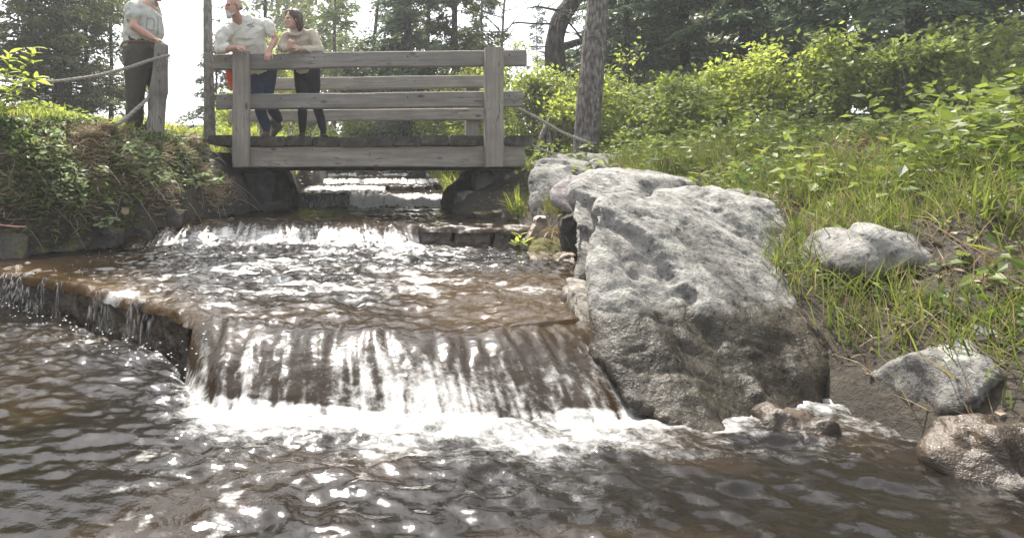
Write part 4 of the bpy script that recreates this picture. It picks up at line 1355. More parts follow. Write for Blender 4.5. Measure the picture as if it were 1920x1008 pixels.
# T-shirt: torso, right sleeve to the elbow (it has slid over the forearm), short left sleeve
slL = shL * 0.45 + elL * 0.55
def a3(*q): return [at(*p_) for p_ in q]
tee = [loft(a3((454, 50, 7.2), (459, 60, 7.24), (462, 74, 7.32), (470, 92, 7.44), (479, 112, 7.56), (488, 128, 7.64)), [(0.2, 0.1), (0.25, 0.135), (0.25, 0.155), (0.235, 0.165), (0.21, 0.16), (0.19, 0.145)], 24),
       loft(a3((424, 60, 7.16), (440, 50, 7.17), (455, 47, 7.19), (474, 44, 7.23), (494, 47, 7.28)), [(0.07, 0.085), (0.08, 0.095), (0.085, 0.095), (0.075, 0.09), (0.065, 0.085)], 16),
       loft([shL + np.array([-0.02, 0, -0.01]), shL * 0.75 + elL * 0.25, slL], [0.088, 0.084, 0.082], 16, capn=1),
       loft([shR + np.array([0.04, 0.02, 0.0]), shR * 0.6 + elR * 0.4, elR + np.array([0.015, 0, 0.045])], [0.1, 0.088, 0.07], 16),
       loft([elR + np.array([0.01, 0.0, 0.025]), elR * 0.6 + wrR * 0.4 + np.array([0, 0.01, 0.015])], [0.072, 0.064], 14)]
tee_o = fuse('tshirt', tee, 0.011, M['tshirt'], man, 2, wr=0.024, wfreq=6.5, seed=5)
jn = [loft([waist * 0.3 + hip * 0.7, hip, hip + np.array([0.0, 0, -0.08])], [(0.165, 0.125), (0.17, 0.135), (0.16, 0.13)], 20),
      loft([hipA, hipA * 0.5 + knA * 0.5, knA, knA * 0.4 + anA * 0.6, anA + np.array([0, 0, 0.01])], [0.1, 0.098, 0.08, 0.077, 0.075], 16),
      loft([hipB, hipB * 0.5 + knB * 0.5, knB, knB * 0.4 + anB * 0.6, anB], [0.105, 0.098, 0.082, 0.077, 0.07], 16)]
fuse('jeans', jn, 0.011, M['jeans'], man, 4, wr=0.012, wfreq=8, seed=8)
dz = 0.476
shoe((anA[0], anA[1], dz + 0.0), (-0.1, -1, 0), M['leather'], man, 1.08)
shoe((anB[0] + 0.0, anB[1], dz + 0.13), (-0.55, -0.6, 0), M['leather'], man, 1.1, tilt=0.75)
# beard, fringe of hair, glasses
k = 1.14
P = HP
bd = [ball(P(0, 0.07, -0.098), (0.036 * k, 0.036 * k, 0.04 * k), HA), ball(P(0, 0.08, -0.075), (0.034 * k, 0.022 * k, 0.022 * k), HA),
      loft([P(0.06, 0.03, -0.07), P(0.045, 0.055, -0.092), P(0, 0.08, -0.1), P(-0.045, 0.055, -0.092), P(-0.06, 0.03, -0.07)], [0.007, 0.013, 0.02, 0.013, 0.007], 10),
      loft([P(0.028, 0.092, -0.062), P(0.0, 0.104, -0.046), P(-0.028, 0.092, -0.062)], [0.006, 0.009, 0.006], 8)]
fuse('beard', bd, 0.007, M['beard'], man, 2, wr=0.005, wfreq=40)
hr = [loft([P(0.074, 0.02, 0.02), P(0.078, -0.03, 0.01), P(0.058, -0.08, 0.0), P(0, -0.102, 0.0), P(-0.058, -0.08, 0.0), P(-0.078, -0.03, 0.01), P(-0.074, 0.02, 0.02)], [(0.004, 0.016)] + [(0.007, 0.032)] * 5 + [(0.004, 0.016)], 10, up=tuple(HA[2]))]
fuse('hair', hr, 0.007, M['hairgrey'], man, 2)
gl = Geo()
for e in (1, -1):
    a = np.linspace(0, 2 * np.pi, 15)
    gl.tube([P(e * 0.034 + 0.025 * math.cos(q), 0.102, 0.003 + 0.018 * math.sin(q)) for q in a], 0.0018, 6)
    gl.tube([P(e * 0.06, 0.098, 0.008), P(e * 0.084, 0.03, 0.008), P(e * 0.086, -0.01, 0.003)], 0.0011, 6)
gl.tube([P(0.01, 0.103, 0.006), P(-0.01, 0.103, 0.006)], 0.003, 6)
gl.build('glasses', M['metal'], man, True)
# faded print on the chest: a spread-winged bird mark with a line under it
bvh = BVHTree.FromObject(tee_o, bpy.context.evaluated_depsgraph_get())
def on_cloth(o, bv, px_, py_):
    org = Vector(-ORG[o.name])
    d = Vector(at(px_, py_, 1.0)).normalized()
    hit = bv.ray_cast(org, d)
    return None if hit[0] is None else np.array(hit[0]) + np.array(hit[1]) * 0.003 + ORG[o.name]
em = Geo()
for st in ([(463, 48.5), (467, 47.6), (471, 46.8)], [(471, 46.8), (474, 44), (478, 43.2)], [(469, 44), (471.5, 46.8), (475, 50)], [(466, 50.6), (471, 50.2), (476, 49.6)], [(464, 46.6), (468, 46.2)]):
    q = [on_cloth(tee_o, bvh, a, b_) for a, b_ in st]
    q = [z for z in q if z is not None]
    if len(q) > 1: em.tube(q, 0.004, 5)
if em.n: em.build('emblem', M['emblem'], man, True)

# ---- woman in the beige hoodie
wo = thing('person', bp(-0.03, 0.7, 0.476), 'young woman with brown bobbed hair in beige hoodie, hands clasped on the rail', 'person', 'people by the bridge')
hc = at(549, 37, 7.2)
fw = nrm((-0.86, -0.5, -0.06)); upv = nrm((-0.05, -0.15, 1))
kw_ = 1.08
hs, HA, HP = head(hc, fw, upv, kw_, 0.9)
neck = at(554, 58, 7.28)
shR = at(537, 70, 7.33); shL = at(584, 66, 7.36)
elR = at(529, 92, 7.32); elL = at(600, 94, 7.32)
wrR = at(541, 90, 7.16); wrL = at(562, 91, 7.18)
chest = at(560, 80, 7.4); waist = at(568, 106, 7.58); hip = at(575, 130, 7.72)
hipA, hipB = hip + np.array([-0.08, 0, -0.02]), hip + np.array([0.08, 0, -0.02])
knA = at(567, 188, 7.72); anA = at(567, 240, 7.76)
knB = at(591, 186, 7.76); anB = at(606, 240, 7.8)
hands = hand(wrR, nrm((0.25, -0.35, 0.6)), (-0.3, -0.8, -0.1), 0.92, 0.8, 1) + hand(wrL, nrm((-0.8, -0.4, 0.25)), (0.2, -0.8, 0.3), 0.92, 0.8, -1)
bodysh = hs + [loft([hc - HA[2] * 0.06 - HA[1] * 0.01, neck, neck * 0.5 + chest * 0.5], [0.045, 0.048, 0.07], 14)] + hands + \
    [loft([shR, elR, wrR], [0.04, 0.034, 0.024], 12), loft([shL, elL, wrL], [0.04, 0.034, 0.024], 12),
     loft([neck * 0.5 + chest * 0.5, chest, waist, hip], [(0.07, 0.05), (0.1, 0.06), (0.1, 0.06), (0.1, 0.07)], 14),
     loft([hipA, knA, anA], [0.06, 0.04, 0.032], 12), loft([hipB, knB, anB], [0.06, 0.04, 0.032], 12)]
fuse('body', bodysh, 0.006, M['skinpale'], wo, 3)
eyes(HP, HA, kw_, wo, 'skin')
ho = [loft(a3((555, 64, 7.32), (559, 72, 7.36), (562, 84, 7.42), (567, 100, 7.52), (572, 120, 7.66), (575, 130, 7.7)), [(0.14, 0.085), (0.18, 0.115), (0.175, 0.13), (0.165, 0.135), (0.165, 0.135), (0.165, 0.13)], 22),
      loft(a3((540, 70, 7.33), (550, 63, 7.31), (562, 60, 7.32), (580, 66, 7.36)), [(0.062, 0.075)] * 4, 14),
      loft([shR, elR * 0.6 + shR * 0.4, elR + np.array([0, 0, 0.02]), elR * 0.35 + wrR * 0.65], [0.07, 0.066, 0.06, 0.047], 14),
      loft([shL, elL * 0.6 + shL * 0.4, elL + np.array([0, 0, 0.02]), elL * 0.5 + wrL * 0.5, elL * 0.2 + wrL * 0.8], [0.08, 0.078, 0.062, 0.052, 0.044], 14)]
fuse('hoodie', ho, 0.011, M['hoodie'], wo, 2, wr=0.024, wfreq=6.5, seed=15)
hd = [loft([neck + np.array([-0.085, -0.03, -0.035]), neck + np.array([-0.05, 0.05, 0.0]), neck + np.array([0.02, 0.09, 0.005]), neck + np.array([0.09, 0.05, 0.0]), neck + np.array([0.07, -0.04, -0.045]), neck + np.array([0.0, -0.09, -0.075]), neck + np.array([-0.075, -0.05, -0.05])], [0.028, 0.036, 0.046, 0.04, 0.028, 0.022, 0.026], 12)]
fuse('hood', hd, 0.01, M['hoodie'], wo, 3, wr=0.008, wfreq=10, seed=4)
for e in (-0.035, 0.03):
    p = on_cloth(bpy.data.objects['hoodie'], BVHTree.FromObject(bpy.data.objects['hoodie'], bpy.context.evaluated_depsgraph_get()), 552 + e * 200, 68)
    if p is not None:
        gs = Geo(); gs.tube(curve([p, p + np.array([0.004, -0.004, -0.05]), p + np.array([0.008, 0.0, -0.1])], 8), 0.004, 6)
        gs.build('drawstring', M['ropepale'], wo, True)
lg = [loft([waist * 0.3 + hip * 0.7, hip, hip + np.array([0, 0, -0.08])], [(0.17, 0.125), (0.19, 0.14), (0.185, 0.13)], 18),
      loft([hipA, hipA * 0.5 + knA * 0.5, knA, knA * 0.4 + anA * 0.6, anA + np.array([0, 0, -0.01])], [0.108, 0.095, 0.07, 0.066, 0.052], 14),
      loft([hipB, hipB * 0.5 + knB * 0.5, knB, knB * 0.4 + anB * 0.6, anB + np.array([0, 0, -0.01])], [0.108, 0.095, 0.07, 0.066, 0.052], 14)]
fuse('leggings', lg, 0.011, M['black'], wo, 4, wr=0.006, wfreq=9, seed=18)
shoe((anA[0], anA[1], dz), (-0.15, -1, 0), M['black'], wo, 0.92)
shoe((anB[0], anB[1], dz), (0.2, -1, 0), M['black'], wo, 0.92)
P = HP
hair = [ball(P(0, -0.025, 0.045), (0.098, 0.104, 0.094), HA),
        loft([P(0.06, -0.03, 0.03), P(0.085, -0.035, -0.04), P(0.084, -0.045, -0.09), P(0.066, -0.05, -0.118)], [(0.04, 0.05), (0.028, 0.055), (0.026, 0.055), (0.018, 0.04)], 12, up=tuple(HA[0])),
        loft([P(-0.06, -0.03, 0.03), P(-0.085, -0.035, -0.04), P(-0.084, -0.045, -0.09), P(-0.066, -0.05, -0.118)], [(0.04, 0.05), (0.028, 0.055), (0.026, 0.055), (0.018, 0.04)], 12, up=tuple(HA[0])),
        loft([P(0, -0.09, 0.04), P(0, -0.105, -0.04), P(0, -0.1, -0.09), P(0, -0.088, -0.122)], [(0.07, 0.03), (0.075, 0.03), (0.072, 0.028), (0.055, 0.02)], 14, up=tuple(HA[1])),
        loft([P(0.01, 0.02, 0.125), P(0.05, 0.06, 0.085), P(0.075, 0.045, 0.02)], [0.02, 0.024, 0.014], 10),
        loft([P(-0.01, 0.02, 0.125), P(-0.05, 0.06, 0.085), P(-0.075, 0.045, 0.02)], [0.02, 0.024, 0.014], 10)]
fuse('hair', hair, 0.008, M['hairbrown'], wo, 3, wr=0.007, wfreq=22, seed=3)

# ---- ranger beside the round post, head cut by the top of the picture
gz = tz(*(at(262, 250, 6.72)[:2]))
ra = thing('person', (at(262, 250, 6.72)[0], 6.72, gz), 'person in grey uniform shirt and brown trousers with one hand on the round post', 'person', 'people by the bridge')
hc = at(292, -15, 6.72)
fw = nrm((0.93, -0.3, -0.12)); upv = (0.05, 0, 1)
hs, HA, HP = head(hc, fw, upv, 1.05, 1.08)
neck = at(279, 4, 6.75)
shN = at(249, 18, 6.55); elN = at(252, 51, 6.46); wrN = at(287, 72, 6.48)
shF = at(285, 14, 6.95); elF = at(296, 48, 7.02); wrF = at(300, 76, 6.95)
chest = at(269, 34, 6.74); belly = at(270, 60, 6.74); waist = at(264, 78, 6.74); hip = at(265, 98, 6.74)
hipN, hipF = hip + np.array([-0.03, -0.09, -0.03]), hip + np.array([0.06, 0.09, -0.03])
knN = at(254, 168, 6.66); anN = at(252, 236, 6.68)
knF = at(293, 165, 6.86); anF = at(292, 236, 6.9)
topn = at(303, 80, PD)
hands = hand(wrN, nrm((0.85, 0.05, -0.28)), (0.25, -0.1, 1), 1.08, 0.28, 1) + hand(wrF, nrm((0.3, -0.1, -0.9)), (0.9, 0.2, 0.2), 1.05, 0.4, 1)
bodysh = hs + [loft([hc - HA[2] * 0.06, neck, neck * 0.5 + chest * 0.5], [0.062, 0.066, 0.09], 14)] + hands + \
    [loft([shN, elN, elN * 0.55 + wrN * 0.45, wrN], [0.06, 0.052, 0.047, 0.033], 14), loft([shF, elF, wrF], [0.058, 0.046, 0.032], 12),
     loft([neck * 0.5 + chest * 0.5, chest, belly, hip], [(0.15, 0.12), (0.16, 0.13), (0.16, 0.14), (0.14, 0.13)], 14, up=(1, 0, 0)),
     loft([hipN, knN, anN], [0.08, 0.05, 0.04], 12), loft([hipF, knF, anF], [0.08, 0.05, 0.04], 12)]
fuse('body', bodysh, 0.0065, M['skin'], ra, 3)
eyes(HP, HA, 1.05, ra, 'skin')
ush = [loft([neck + np.array([-0.03, 0, -0.02]), chest + np.array([-0.02, 0, 0.12]), chest, belly, waist + np.array([0, 0, 0.02]), waist + np.array([0.0, 0, -0.03])], [(0.1, 0.085), (0.2, 0.155), (0.215, 0.215), (0.215, 0.245), (0.21, 0.235), (0.2, 0.21)], 24, up=(1, 0, 0)),
       loft([chest + np.array([-0.02, -0.1, 0.1]), shN, shN * 0.5 + elN * 0.5], [0.1, 0.1, 0.092], 16, capn=1),
       loft([chest + np.array([0.05, 0.1, 0.1]), shF, shF * 0.5 + elF * 0.5], [0.1, 0.1, 0.088], 16, capn=1)]
us_o = fuse('shirt', ush, 0.011, M['uniform'], ra, 2, wr=0.024, wfreq=6.5, seed=25)
col_ = [loft([neck + np.array([0.075, -0.075, -0.01]), neck + np.array([0.0, -0.085, 0.015]), neck + np.array([-0.08, 0, 0.035]), neck + np.array([0.0, 0.085, 0.015]), neck + np.array([0.09, 0.05, -0.02])], [(0.012, 0.035)] * 5, 10, up=(0, 0, 1))]
fuse('collar', col_, 0.008, M['uniform'], ra, 1)
bv = BVHTree.FromObject(us_o, bpy.context.evaluated_depsgraph_get())
def seam(name, poly, r, m):
    ge = Geo()
    q = [on_cloth(us_o, bv, a, b_) for a, b_ in poly]
    q = [z for z in q if z is not None]
    if len(q) > 1:
        ge.tube(curve(q, len(q) * 3), r, 5)
        ge.build(name, m, ra, True)
seam('pocket', [(276, 33), (282, 36), (288, 36), (288, 56), (281, 56), (275, 52), (276, 33)], 0.0035, M['stitch'])
seam('placket', [(294, 12), (295, 25), (296, 40), (296, 55), (296, 66)], 0.005, M['stitch'])
seam('sleeve_hem', [(236, 35), (243, 36), (250, 38), (257, 42), (260, 44)], 0.004, M['uniform'])
tr_ = [loft([waist + np.array([0, 0, -0.0]), hip, hip + np.array([0.01, 0, -0.09])], [(0.2, 0.205), (0.215, 0.235), (0.195, 0.215)], 22, up=(1, 0, 0)),
       loft([hipN, hipN * 0.5 + knN * 0.5, knN, knN * 0.4 + anN * 0.6, anN + np.array([0, 0, -0.02])], [0.15, 0.14, 0.115, 0.105, 0.098], 18),
       loft([hipF, hipF * 0.5 + knF * 0.5, knF, knF * 0.4 + anF * 0.6, anF + np.array([0, 0, -0.02])], [0.135, 0.122, 0.1, 0.095, 0.09], 18)]
fuse('trousers', tr_, 0.011, M['trousers'], ra, 3, wr=0.016, wfreq=7, seed=28)
bt = [loft([waist + np.array([0.225 * math.cos(a) - 0.0, 0.212 * math.sin(a), -0.045]) for a in np.linspace(0, 2 * np.pi, 25)], [(0.006, 0.02)] * 25, 8, up=(0, 0, 1))]
fuse('belt', bt, 0.008, M['belt'], ra, 1)
shoe((anN[0], anN[1], gz), (1, -0.3, 0), M['leather'], ra, 1.1, name='boot')
shoe((anF[0], anF[1], tz(anF[0], anF[1])), (1, 0.1, 0), M['leather'], ra, 1.1, name='boot')
hr = [ball(HP(0, -0.025, 0.05), (0.082, 0.098, 0.085), HA)]
fuse('hair', hr, 0.009, M['hairgrey'], ra, 2)

# orange cloth bag hanging behind the left bridge post
og = [loft([at(436, 112, 7.5), at(435, 128, 7.5), at(433, 145, 7.5), at(434, 160, 7.5), at(436, 166, 7.5)], [(0.05, 0.03), (0.085, 0.045), (0.068, 0.05), (0.04, 0.04), (0.025, 0.02)], 16)]
orr = thing('cloth_bag', at(435, 166, 7.5), 'bright orange cloth bag hanging behind the left bridge post', 'bag')
fuse('bag_body', og, 0.009, M['orange'], orr, 2, wr=0.014, wfreq=9, seed=2)
lo = Geo(); lo.tube(curve([at(433, 118, 7.5), at(428, 100, 7.42), at(434, 97, 7.38), at(440, 102, 7.42), at(439, 118, 7.5)], 16), 0.007, 6)
lo.build('strap', M['orange'], orr, True)

# ------------------------------------------------------------------ trees
def limb_path(p0, d, L, droop=0.0, n=8, wob=0.05):
    t = np.linspace(0, 1, n)
    d = nrm(d)
    pts = p0 + t[:, None] * d * L
    pts[:, 2] += -droop * L * t ** 2
    w_ = np.cumsum(rng.normal(0, wob * L / n, (n, 3)), 0)
    w_[0] = 0
    return pts + w_

def trunk_path(base, top, n=16, wob=0.03, mids=()):
    p = curve([base, *mids, top], n)
    w_ = np.cumsum(rng.normal(0, wob / n, (n, 3)), 0)
    w_[:, 2] = 0
    w_[0] = 0
    return p + w_

def conifer(name, base, h, r, crown0, R_, m, bark, label, group, nb=70, per=150, ll=0.11, lw=0.032, droop=0.25, top_taper=1.0, spray=0.3, lean=(0, 0), sides=10, dead=6, keep=None):
    base = np.array(base, float)
    rt = thing(name, base, label, 'tree', group)
    top = base + np.array([lean[0], lean[1], h])
    tp = trunk_path(base - np.array([0, 0, 0.2]), top, 16, 0.25)
    tr = Geo()
    tr.tube(tp, np.linspace(r, r * 0.18, 16), sides, rough=0.05, seed=int(rng.integers(99)))
    cr = Geo()
    zt = np.linspace(0, 1, 16)
    for k in range(nb):
        f = crown0 + (1 - crown0) * ((k + rng.random()) / nb) ** 1.0
        p = np.array([np.interp(f, zt, tp[:, j]) for j in range(3)])
        a = rng.uniform(0, 2 * np.pi)
        prof = (1 - (f - crown0) / (1 - crown0) * top_taper) ** 0.8 * min(1, 0.45 + (f - crown0) * 5)
        Lb = max(0.25, R_ * prof * rng.uniform(0.6, 1.15))
        d = np.array([math.cos(a), math.sin(a), rng.uniform(-0.05, 0.35)])
        lp = limb_path(p, d, Lb, droop * rng.uniform(0.5, 1.5), 7, 0.12)
        tr.tube(lp, np.linspace(r * 0.16 * (1 - 0.6 * f), 0.006, 7), 5, cap=False)
        n = int(1.7 * per * Lb / R_ * rng.uniform(0.7, 1.3)) + 4
        u = rng.random(n) ** 0.7
        q = np.stack([np.interp(u, np.linspace(0, 1, 7), lp[:, j]) for j in range(3)], 1)
        fd = nrm(lp[-1] - lp[0])
        sd_ = nrm(np.cross(fd, (0, 0, 1)))
        wd = spray * Lb * (1.05 - u) + 0.05
        sgn = rng.uniform(-1, 1, n)
        q = q + sd_ * (sgn * wd)[:, None] + rng.normal(0, 0.035, (n, 3)) + np.array([0, 0, -1]) * (np.abs(sgn) * wd * 0.35)[:, None]
        D = fd * 0.8 + sd_ * np.sign(sgn)[:, None] * 0.7 + rng.normal(0, 0.35, (n, 3))
        D[:, 2] -= 0.3
        Nn = np.array([0, 0, 1.0]) + rng.normal(0, 0.55, (n, 3))
        cr.leaves(q, D, Nn, ll * 1.3 * rng.uniform(0.6, 1.4, n), lw * 1.3 * rng.uniform(0.7, 1.3, n), np.clip(rng.random(n) * 0.7 + rng.random() * 0.35, 0, 1))
    for k in range(dead):
        f = rng.uniform(0.08, crown0 + 0.05)
        p = np.array([np.interp(f, zt, tp[:, j]) for j in range(3)])
        a = rng.uniform(0, 2 * np.pi)
        tr.tube(limb_path(p, (math.cos(a), math.sin(a), 0.1), rng.uniform(0.3, 0.9), 0.3, 6, 0.15), np.linspace(0.014, 0.004, 6), 5, cap=False)
    tr.build('trunk', bark, rt, True)
    cr.build('crown', m, rt)
    return rt

def leafy_tree(name, base, h, r, R_, m, bark, label, group, cat='tree', nclump=40, per=120, ll=0.07, lw=0.05, stems=1, crown0=0.3, flat=0.8, up=0.5, cl=0.3, lean=(0, 0)):
    base = np.array(base, float)
    rt = thing(name, base, label, cat, group)
    tr, cr = Geo(), Geo()
    for s in range(stems):
        a = rng.uniform(0, 2 * np.pi)
        sp = R_ * 0.45 * (stems > 1)
        top = base + np.array([lean[0] + math.cos(a) * sp * rng.random() * 2, lean[1] + math.sin(a) * sp * rng.random() * 2, h * rng.uniform(0.75, 1.0)])
        b0 = base + np.array([math.cos(a), math.sin(a), 0]) * 0.06 * (stems > 1) - np.array([0, 0, 0.12])
        tp = trunk_path(b0, top, 12, 0.5)
        tr.tube(tp, np.linspace(r, r * 0.2, 12), 8)
        for k in range(max(3, nclump // stems)):
            f = crown0 + (1 - crown0) * rng.random() ** 0.8
            p = np.array([np.interp(f, np.linspace(0, 1, 12), tp[:, j]) for j in range(3)])
            a2 = rng.uniform(0, 2 * np.pi)
            Lb = R_ * rng.uniform(0.25, 1.0) * math.sqrt(max(0.1, 1 - abs(f - 0.5 * (1 + crown0)) * 1.1))
            lp = limb_path(p, (math.cos(a2), math.sin(a2), up * rng.uniform(0.2, 1.3)), Lb, 0.1, 6, 0.25)
            tr.tube(lp, np.linspace(r * 0.3, 0.004, 6), 5, cap=False)
            n = int(per * rng.uniform(0.5, 1.4))
            u = rng.random(n) ** 0.5
            q = np.stack([np.interp(u, np.linspace(0, 1, 6), lp[:, j]) for j in range(3)], 1)
            q = q + rng.normal(0, cl * 0.5, (n, 3)) * np.array([1, 1, flat]) * (0.4 + 0.6 * u[:, None])
            D = rng.normal(0, 1, (n, 3)); D[:, 2] -= 0.25
            Nn = rng.normal(0, 0.6, (n, 3)) + np.array([0, -0.1, 0.9])
            cr.leaves(q, D, Nn, ll * rng.uniform(0.6, 1.35, n), lw * rng.uniform(0.6, 1.3, n), np.clip(rng.random(n) * 0.75 + rng.random() * 0.3, 0, 1), fold=0.12)
    tr.build('trunk', bark, rt, True)
    cr.build('crown', m, rt)
    return rt

def gp(px, Y): 
    x = (px - CX) / F * Y
    return np.array([x, Y, tz(x, Y)])

GT = 'trees beyond the bank'
# left cedars
conifer('cedar_tree', gp(112, 13.0), 5.0, 0.19, 0.12, 2.30, M['cedar'], M['barkdark'], 'big dark cedar with a thick trunk at the far left', GT, nb=105, per=135, ll=0.1, lw=0.034, top_taper=0.6)
conifer('cedar_tree', gp(60, 13.6), 4.9, 0.11, 0.15, 1.95, M['cedar'], M['barkdark'], 'dark cedar with the second thickest trunk, left of the big cedar', GT, nb=70, per=110, ll=0.1, lw=0.034, top_taper=0.6)
conifer('cedar_tree', gp(38, 12.4), 4.7, 0.075, 0.3, 1.2, M['cedar'], M['barkgrey'], 'thin slanting grey cedar behind the leafy sapling', GT, nb=50, per=110, ll=0.1, lw=0.034, top_taper=0.6, lean=(0.6, 0.2))
conifer('cedar_tree', gp(165, 14.6), 5.2, 0.08, 0.09, 1.72, M['cedar'], M['barkdark'], 'slim dark cedar right of the big cedar', GT, nb=70, per=110, ll=0.1, lw=0.034, top_taper=0.6)
conifer('cedar_tree', gp(206, 15.5), 5.4, 0.08, 0.08, 1.49, M['cedar'], M['barkdark'], 'dark cedar directly behind the ranger', GT, nb=65, per=100, ll=0.1, lw=0.034, top_taper=0.6)
conifer('cedar_tree', gp(133, 15.8), 5.2, 0.06, 0.11, 1.49, M['cedar'], M['barkdark'], 'thin dark cedar close behind the big cedar', GT, nb=50, per=90, ll=0.1, lw=0.034, top_taper=0.6)
# bare pine trunk at the left end of the bridge
rt = thing('pine_tree', gp(393, 7.75), 'straight bare grey pine trunk at the left end of the bridge', 'tree', GT)
tg = Geo()
tp = curve([at(393, 268, 7.75), at(392, 180, 7.75), at(390, 80, 7.75), at(389, -40, 7.75), at(388, -420, 7.8)], 40)
tg.tube(tp, np.interp(np.linspace(0, 1, 40), [0, 0.06, 0.3, 1], [0.095, 0.083, 0.075, 0.05]), 16, rough=0.035, seed=4)
tg.build('trunk', M['barkgrey'], rt, True)
tw = Geo()
for a, b_, c_, r_ in (((382, 18, 7.7), (362, 8, 7.6), (347, 32, 7.5), 0.005), ((383, 20, 7.7), (362, 24, 7.6), (340, 72, 7.5), 0.006), ((384, 45, 7.75), (402, 30, 7.7), (418, 12, 7.7), 0.004), ((396, 5, 7.8), (410, 2, 7.8), (424, -14, 7.8), 0.005)):
    tw.tube(curve([at(*a), at(*b_), at(*c_)], 12), np.linspace(r_, r_ * 0.4, 12), 5)
tw.build('dead_branch', M['barkgrey'], rt, True)
cg = Geo()
for k in range(40):
    f = rng.uniform(0.88, 1.0)
    p = np.array([np.interp(f, np.linspace(0, 1, 40), tp[:, j]) for j in range(3)])
    n = 60
    a = rng.uniform(0, 6.28)
    q = p + np.array([math.cos(a), math.sin(a), 0.1]) * rng.random((n, 1)) * 1.2 + rng.normal(0, 0.12, (n, 3))
    cg.leaves(q, rvec(n), rvec(n), 0.14, 0.03)
cg.build('crown', M['pine'], rt)
# little spruces
conifer('spruce_tree', gp(402, 16.5), 3.4, 0.06, 0.03, 1.35, M['spruce'], M['barkdark'], 'young bluish spruce behind the bare pine trunk', GT, nb=80, per=120, ll=0.12, lw=0.03, droop=0.3, spray=0.2, dead=0)
conifer('spruce_tree', gp(1008, 26), 8.0, 0.07, 0.2, 1.0, M['spruce'], M['barkdark'], 'small faint spruce against the sky beside the leaning trunk', GT, nb=60, per=70, ll=0.16, lw=0.04, droop=0.2, spray=0.16, dead=0)
# pines and others in the middle
conifer('pine_tree', gp(627, 14.5), 5.2, 0.085, 0.3, 1.7, M['pine'], M['barkgrey'], 'slim grey pine trunk rising behind the woman', GT, nb=60, per=130, ll=0.13, lw=0.024, droop=0.15, spray=0.28)
conifer('pine_tree', gp(500, 20), 9.5, 0.12, 0.22, 3.0, M['pine'], M['barkdark'], 'feathery pine showing between the man and the woman', GT, nb=70, per=150, ll=0.16, lw=0.03, droop=0.1, spray=0.25)
conifer('pine_tree', gp(690, 18), 8.5, 0.1, 0.25, 2.4, M['pine'], M['barkdark'], 'open crooked pine left of the dark double spruce', GT, nb=70, per=140, ll=0.15, lw=0.028, droop=0.1, spray=0.28, lean=(0.5, 0))
conifer('spruce_tree', gp(762, 13.5), 9.0, 0.13, 0.06, 1.35, M['spruce'], M['barkdark'], 'dense dark spruce with a thick trunk above the middle of the rail', GT, nb=120, per=190, ll=0.11, lw=0.032, droop=0.35)
conifer('spruce_tree', gp(800, 15.5), 8.5, 0.1, 0.1, 1.6, M['cedar'], M['barkdark'], 'olive conifer just right of the dense dark spruce', GT, nb=100, per=170, ll=0.11, lw=0.034, droop=0.35)
conifer('pine_tree', gp(850, 15), 9.0, 0.13, 0.22, 1.7, M['cedar'], M['barkgrey'], 'grey trunked conifer above the bright green bush', GT, nb=90, per=150, ll=0.12, lw=0.034, droop=0.3)
conifer('spruce_tree', gp(905, 19), 8.0, 0.09, 0.12, 1.4, M['spruce'], M['barkdark'], 'dark spruce behind the bright green bush', GT, nb=80, per=120, ll=0.13, lw=0.036)
conifer('spruce_tree', gp(575, 17), 4.2, 0.07, 0.05, 1.6, M['pine'], M['barkdark'], 'low rounded conifer behind the woman in the hoodie', GT, nb=80, per=150, ll=0.13, lw=0.034)
conifer('spruce_tree', gp(672, 14.2), 3.3, 0.06, 0.05, 1.25, M['cedar'], M['barkdark'], 'short bushy conifer behind the middle of the top rail', GT, nb=80, per=150, ll=0.11, lw=0.034)
# bare tree
rt = thing('bare_tree', gp(945, 15), 'leafless grey tree with thin twigs left of the leaning trunk', 'tree', GT)
tg = Geo()
b0 = gp(945, 15)
tp = trunk_path(b0 - np.array([0, 0, .2]), b0 + np.array([0.3, 0, 6.5]), 14, 0.4)
tg.tube(tp, np.linspace(0.06, 0.015, 14), 8)
for k in range(34):
    f = rng.uniform(0.25, 0.98)
    p = np.array([np.interp(f, np.linspace(0, 1, 14), tp[:, j]) for j in range(3)])
    a = rng.uniform(0, 6.28)
    lp = limb_path(p, (math.cos(a), math.sin(a), rng.uniform(0.5, 1.4)), rng.uniform(0.6, 1.7), -0.05, 8, 0.12)
    tg.tube(lp, np.linspace(0.018, 0.006, 8), 5, cap=False)
    for q in range(4):
        i = rng.integers(2, 8)
        tg.tube(limb_path(lp[i], rvec(1)[0] + np.array([0, 0, 0.6]), rng.uniform(0.3, 0.7), 0, 5, 0.15), np.linspace(0.008, 0.004, 5), 4, cap=False)
tg.build('trunk', M['barkgrey'], rt, True)

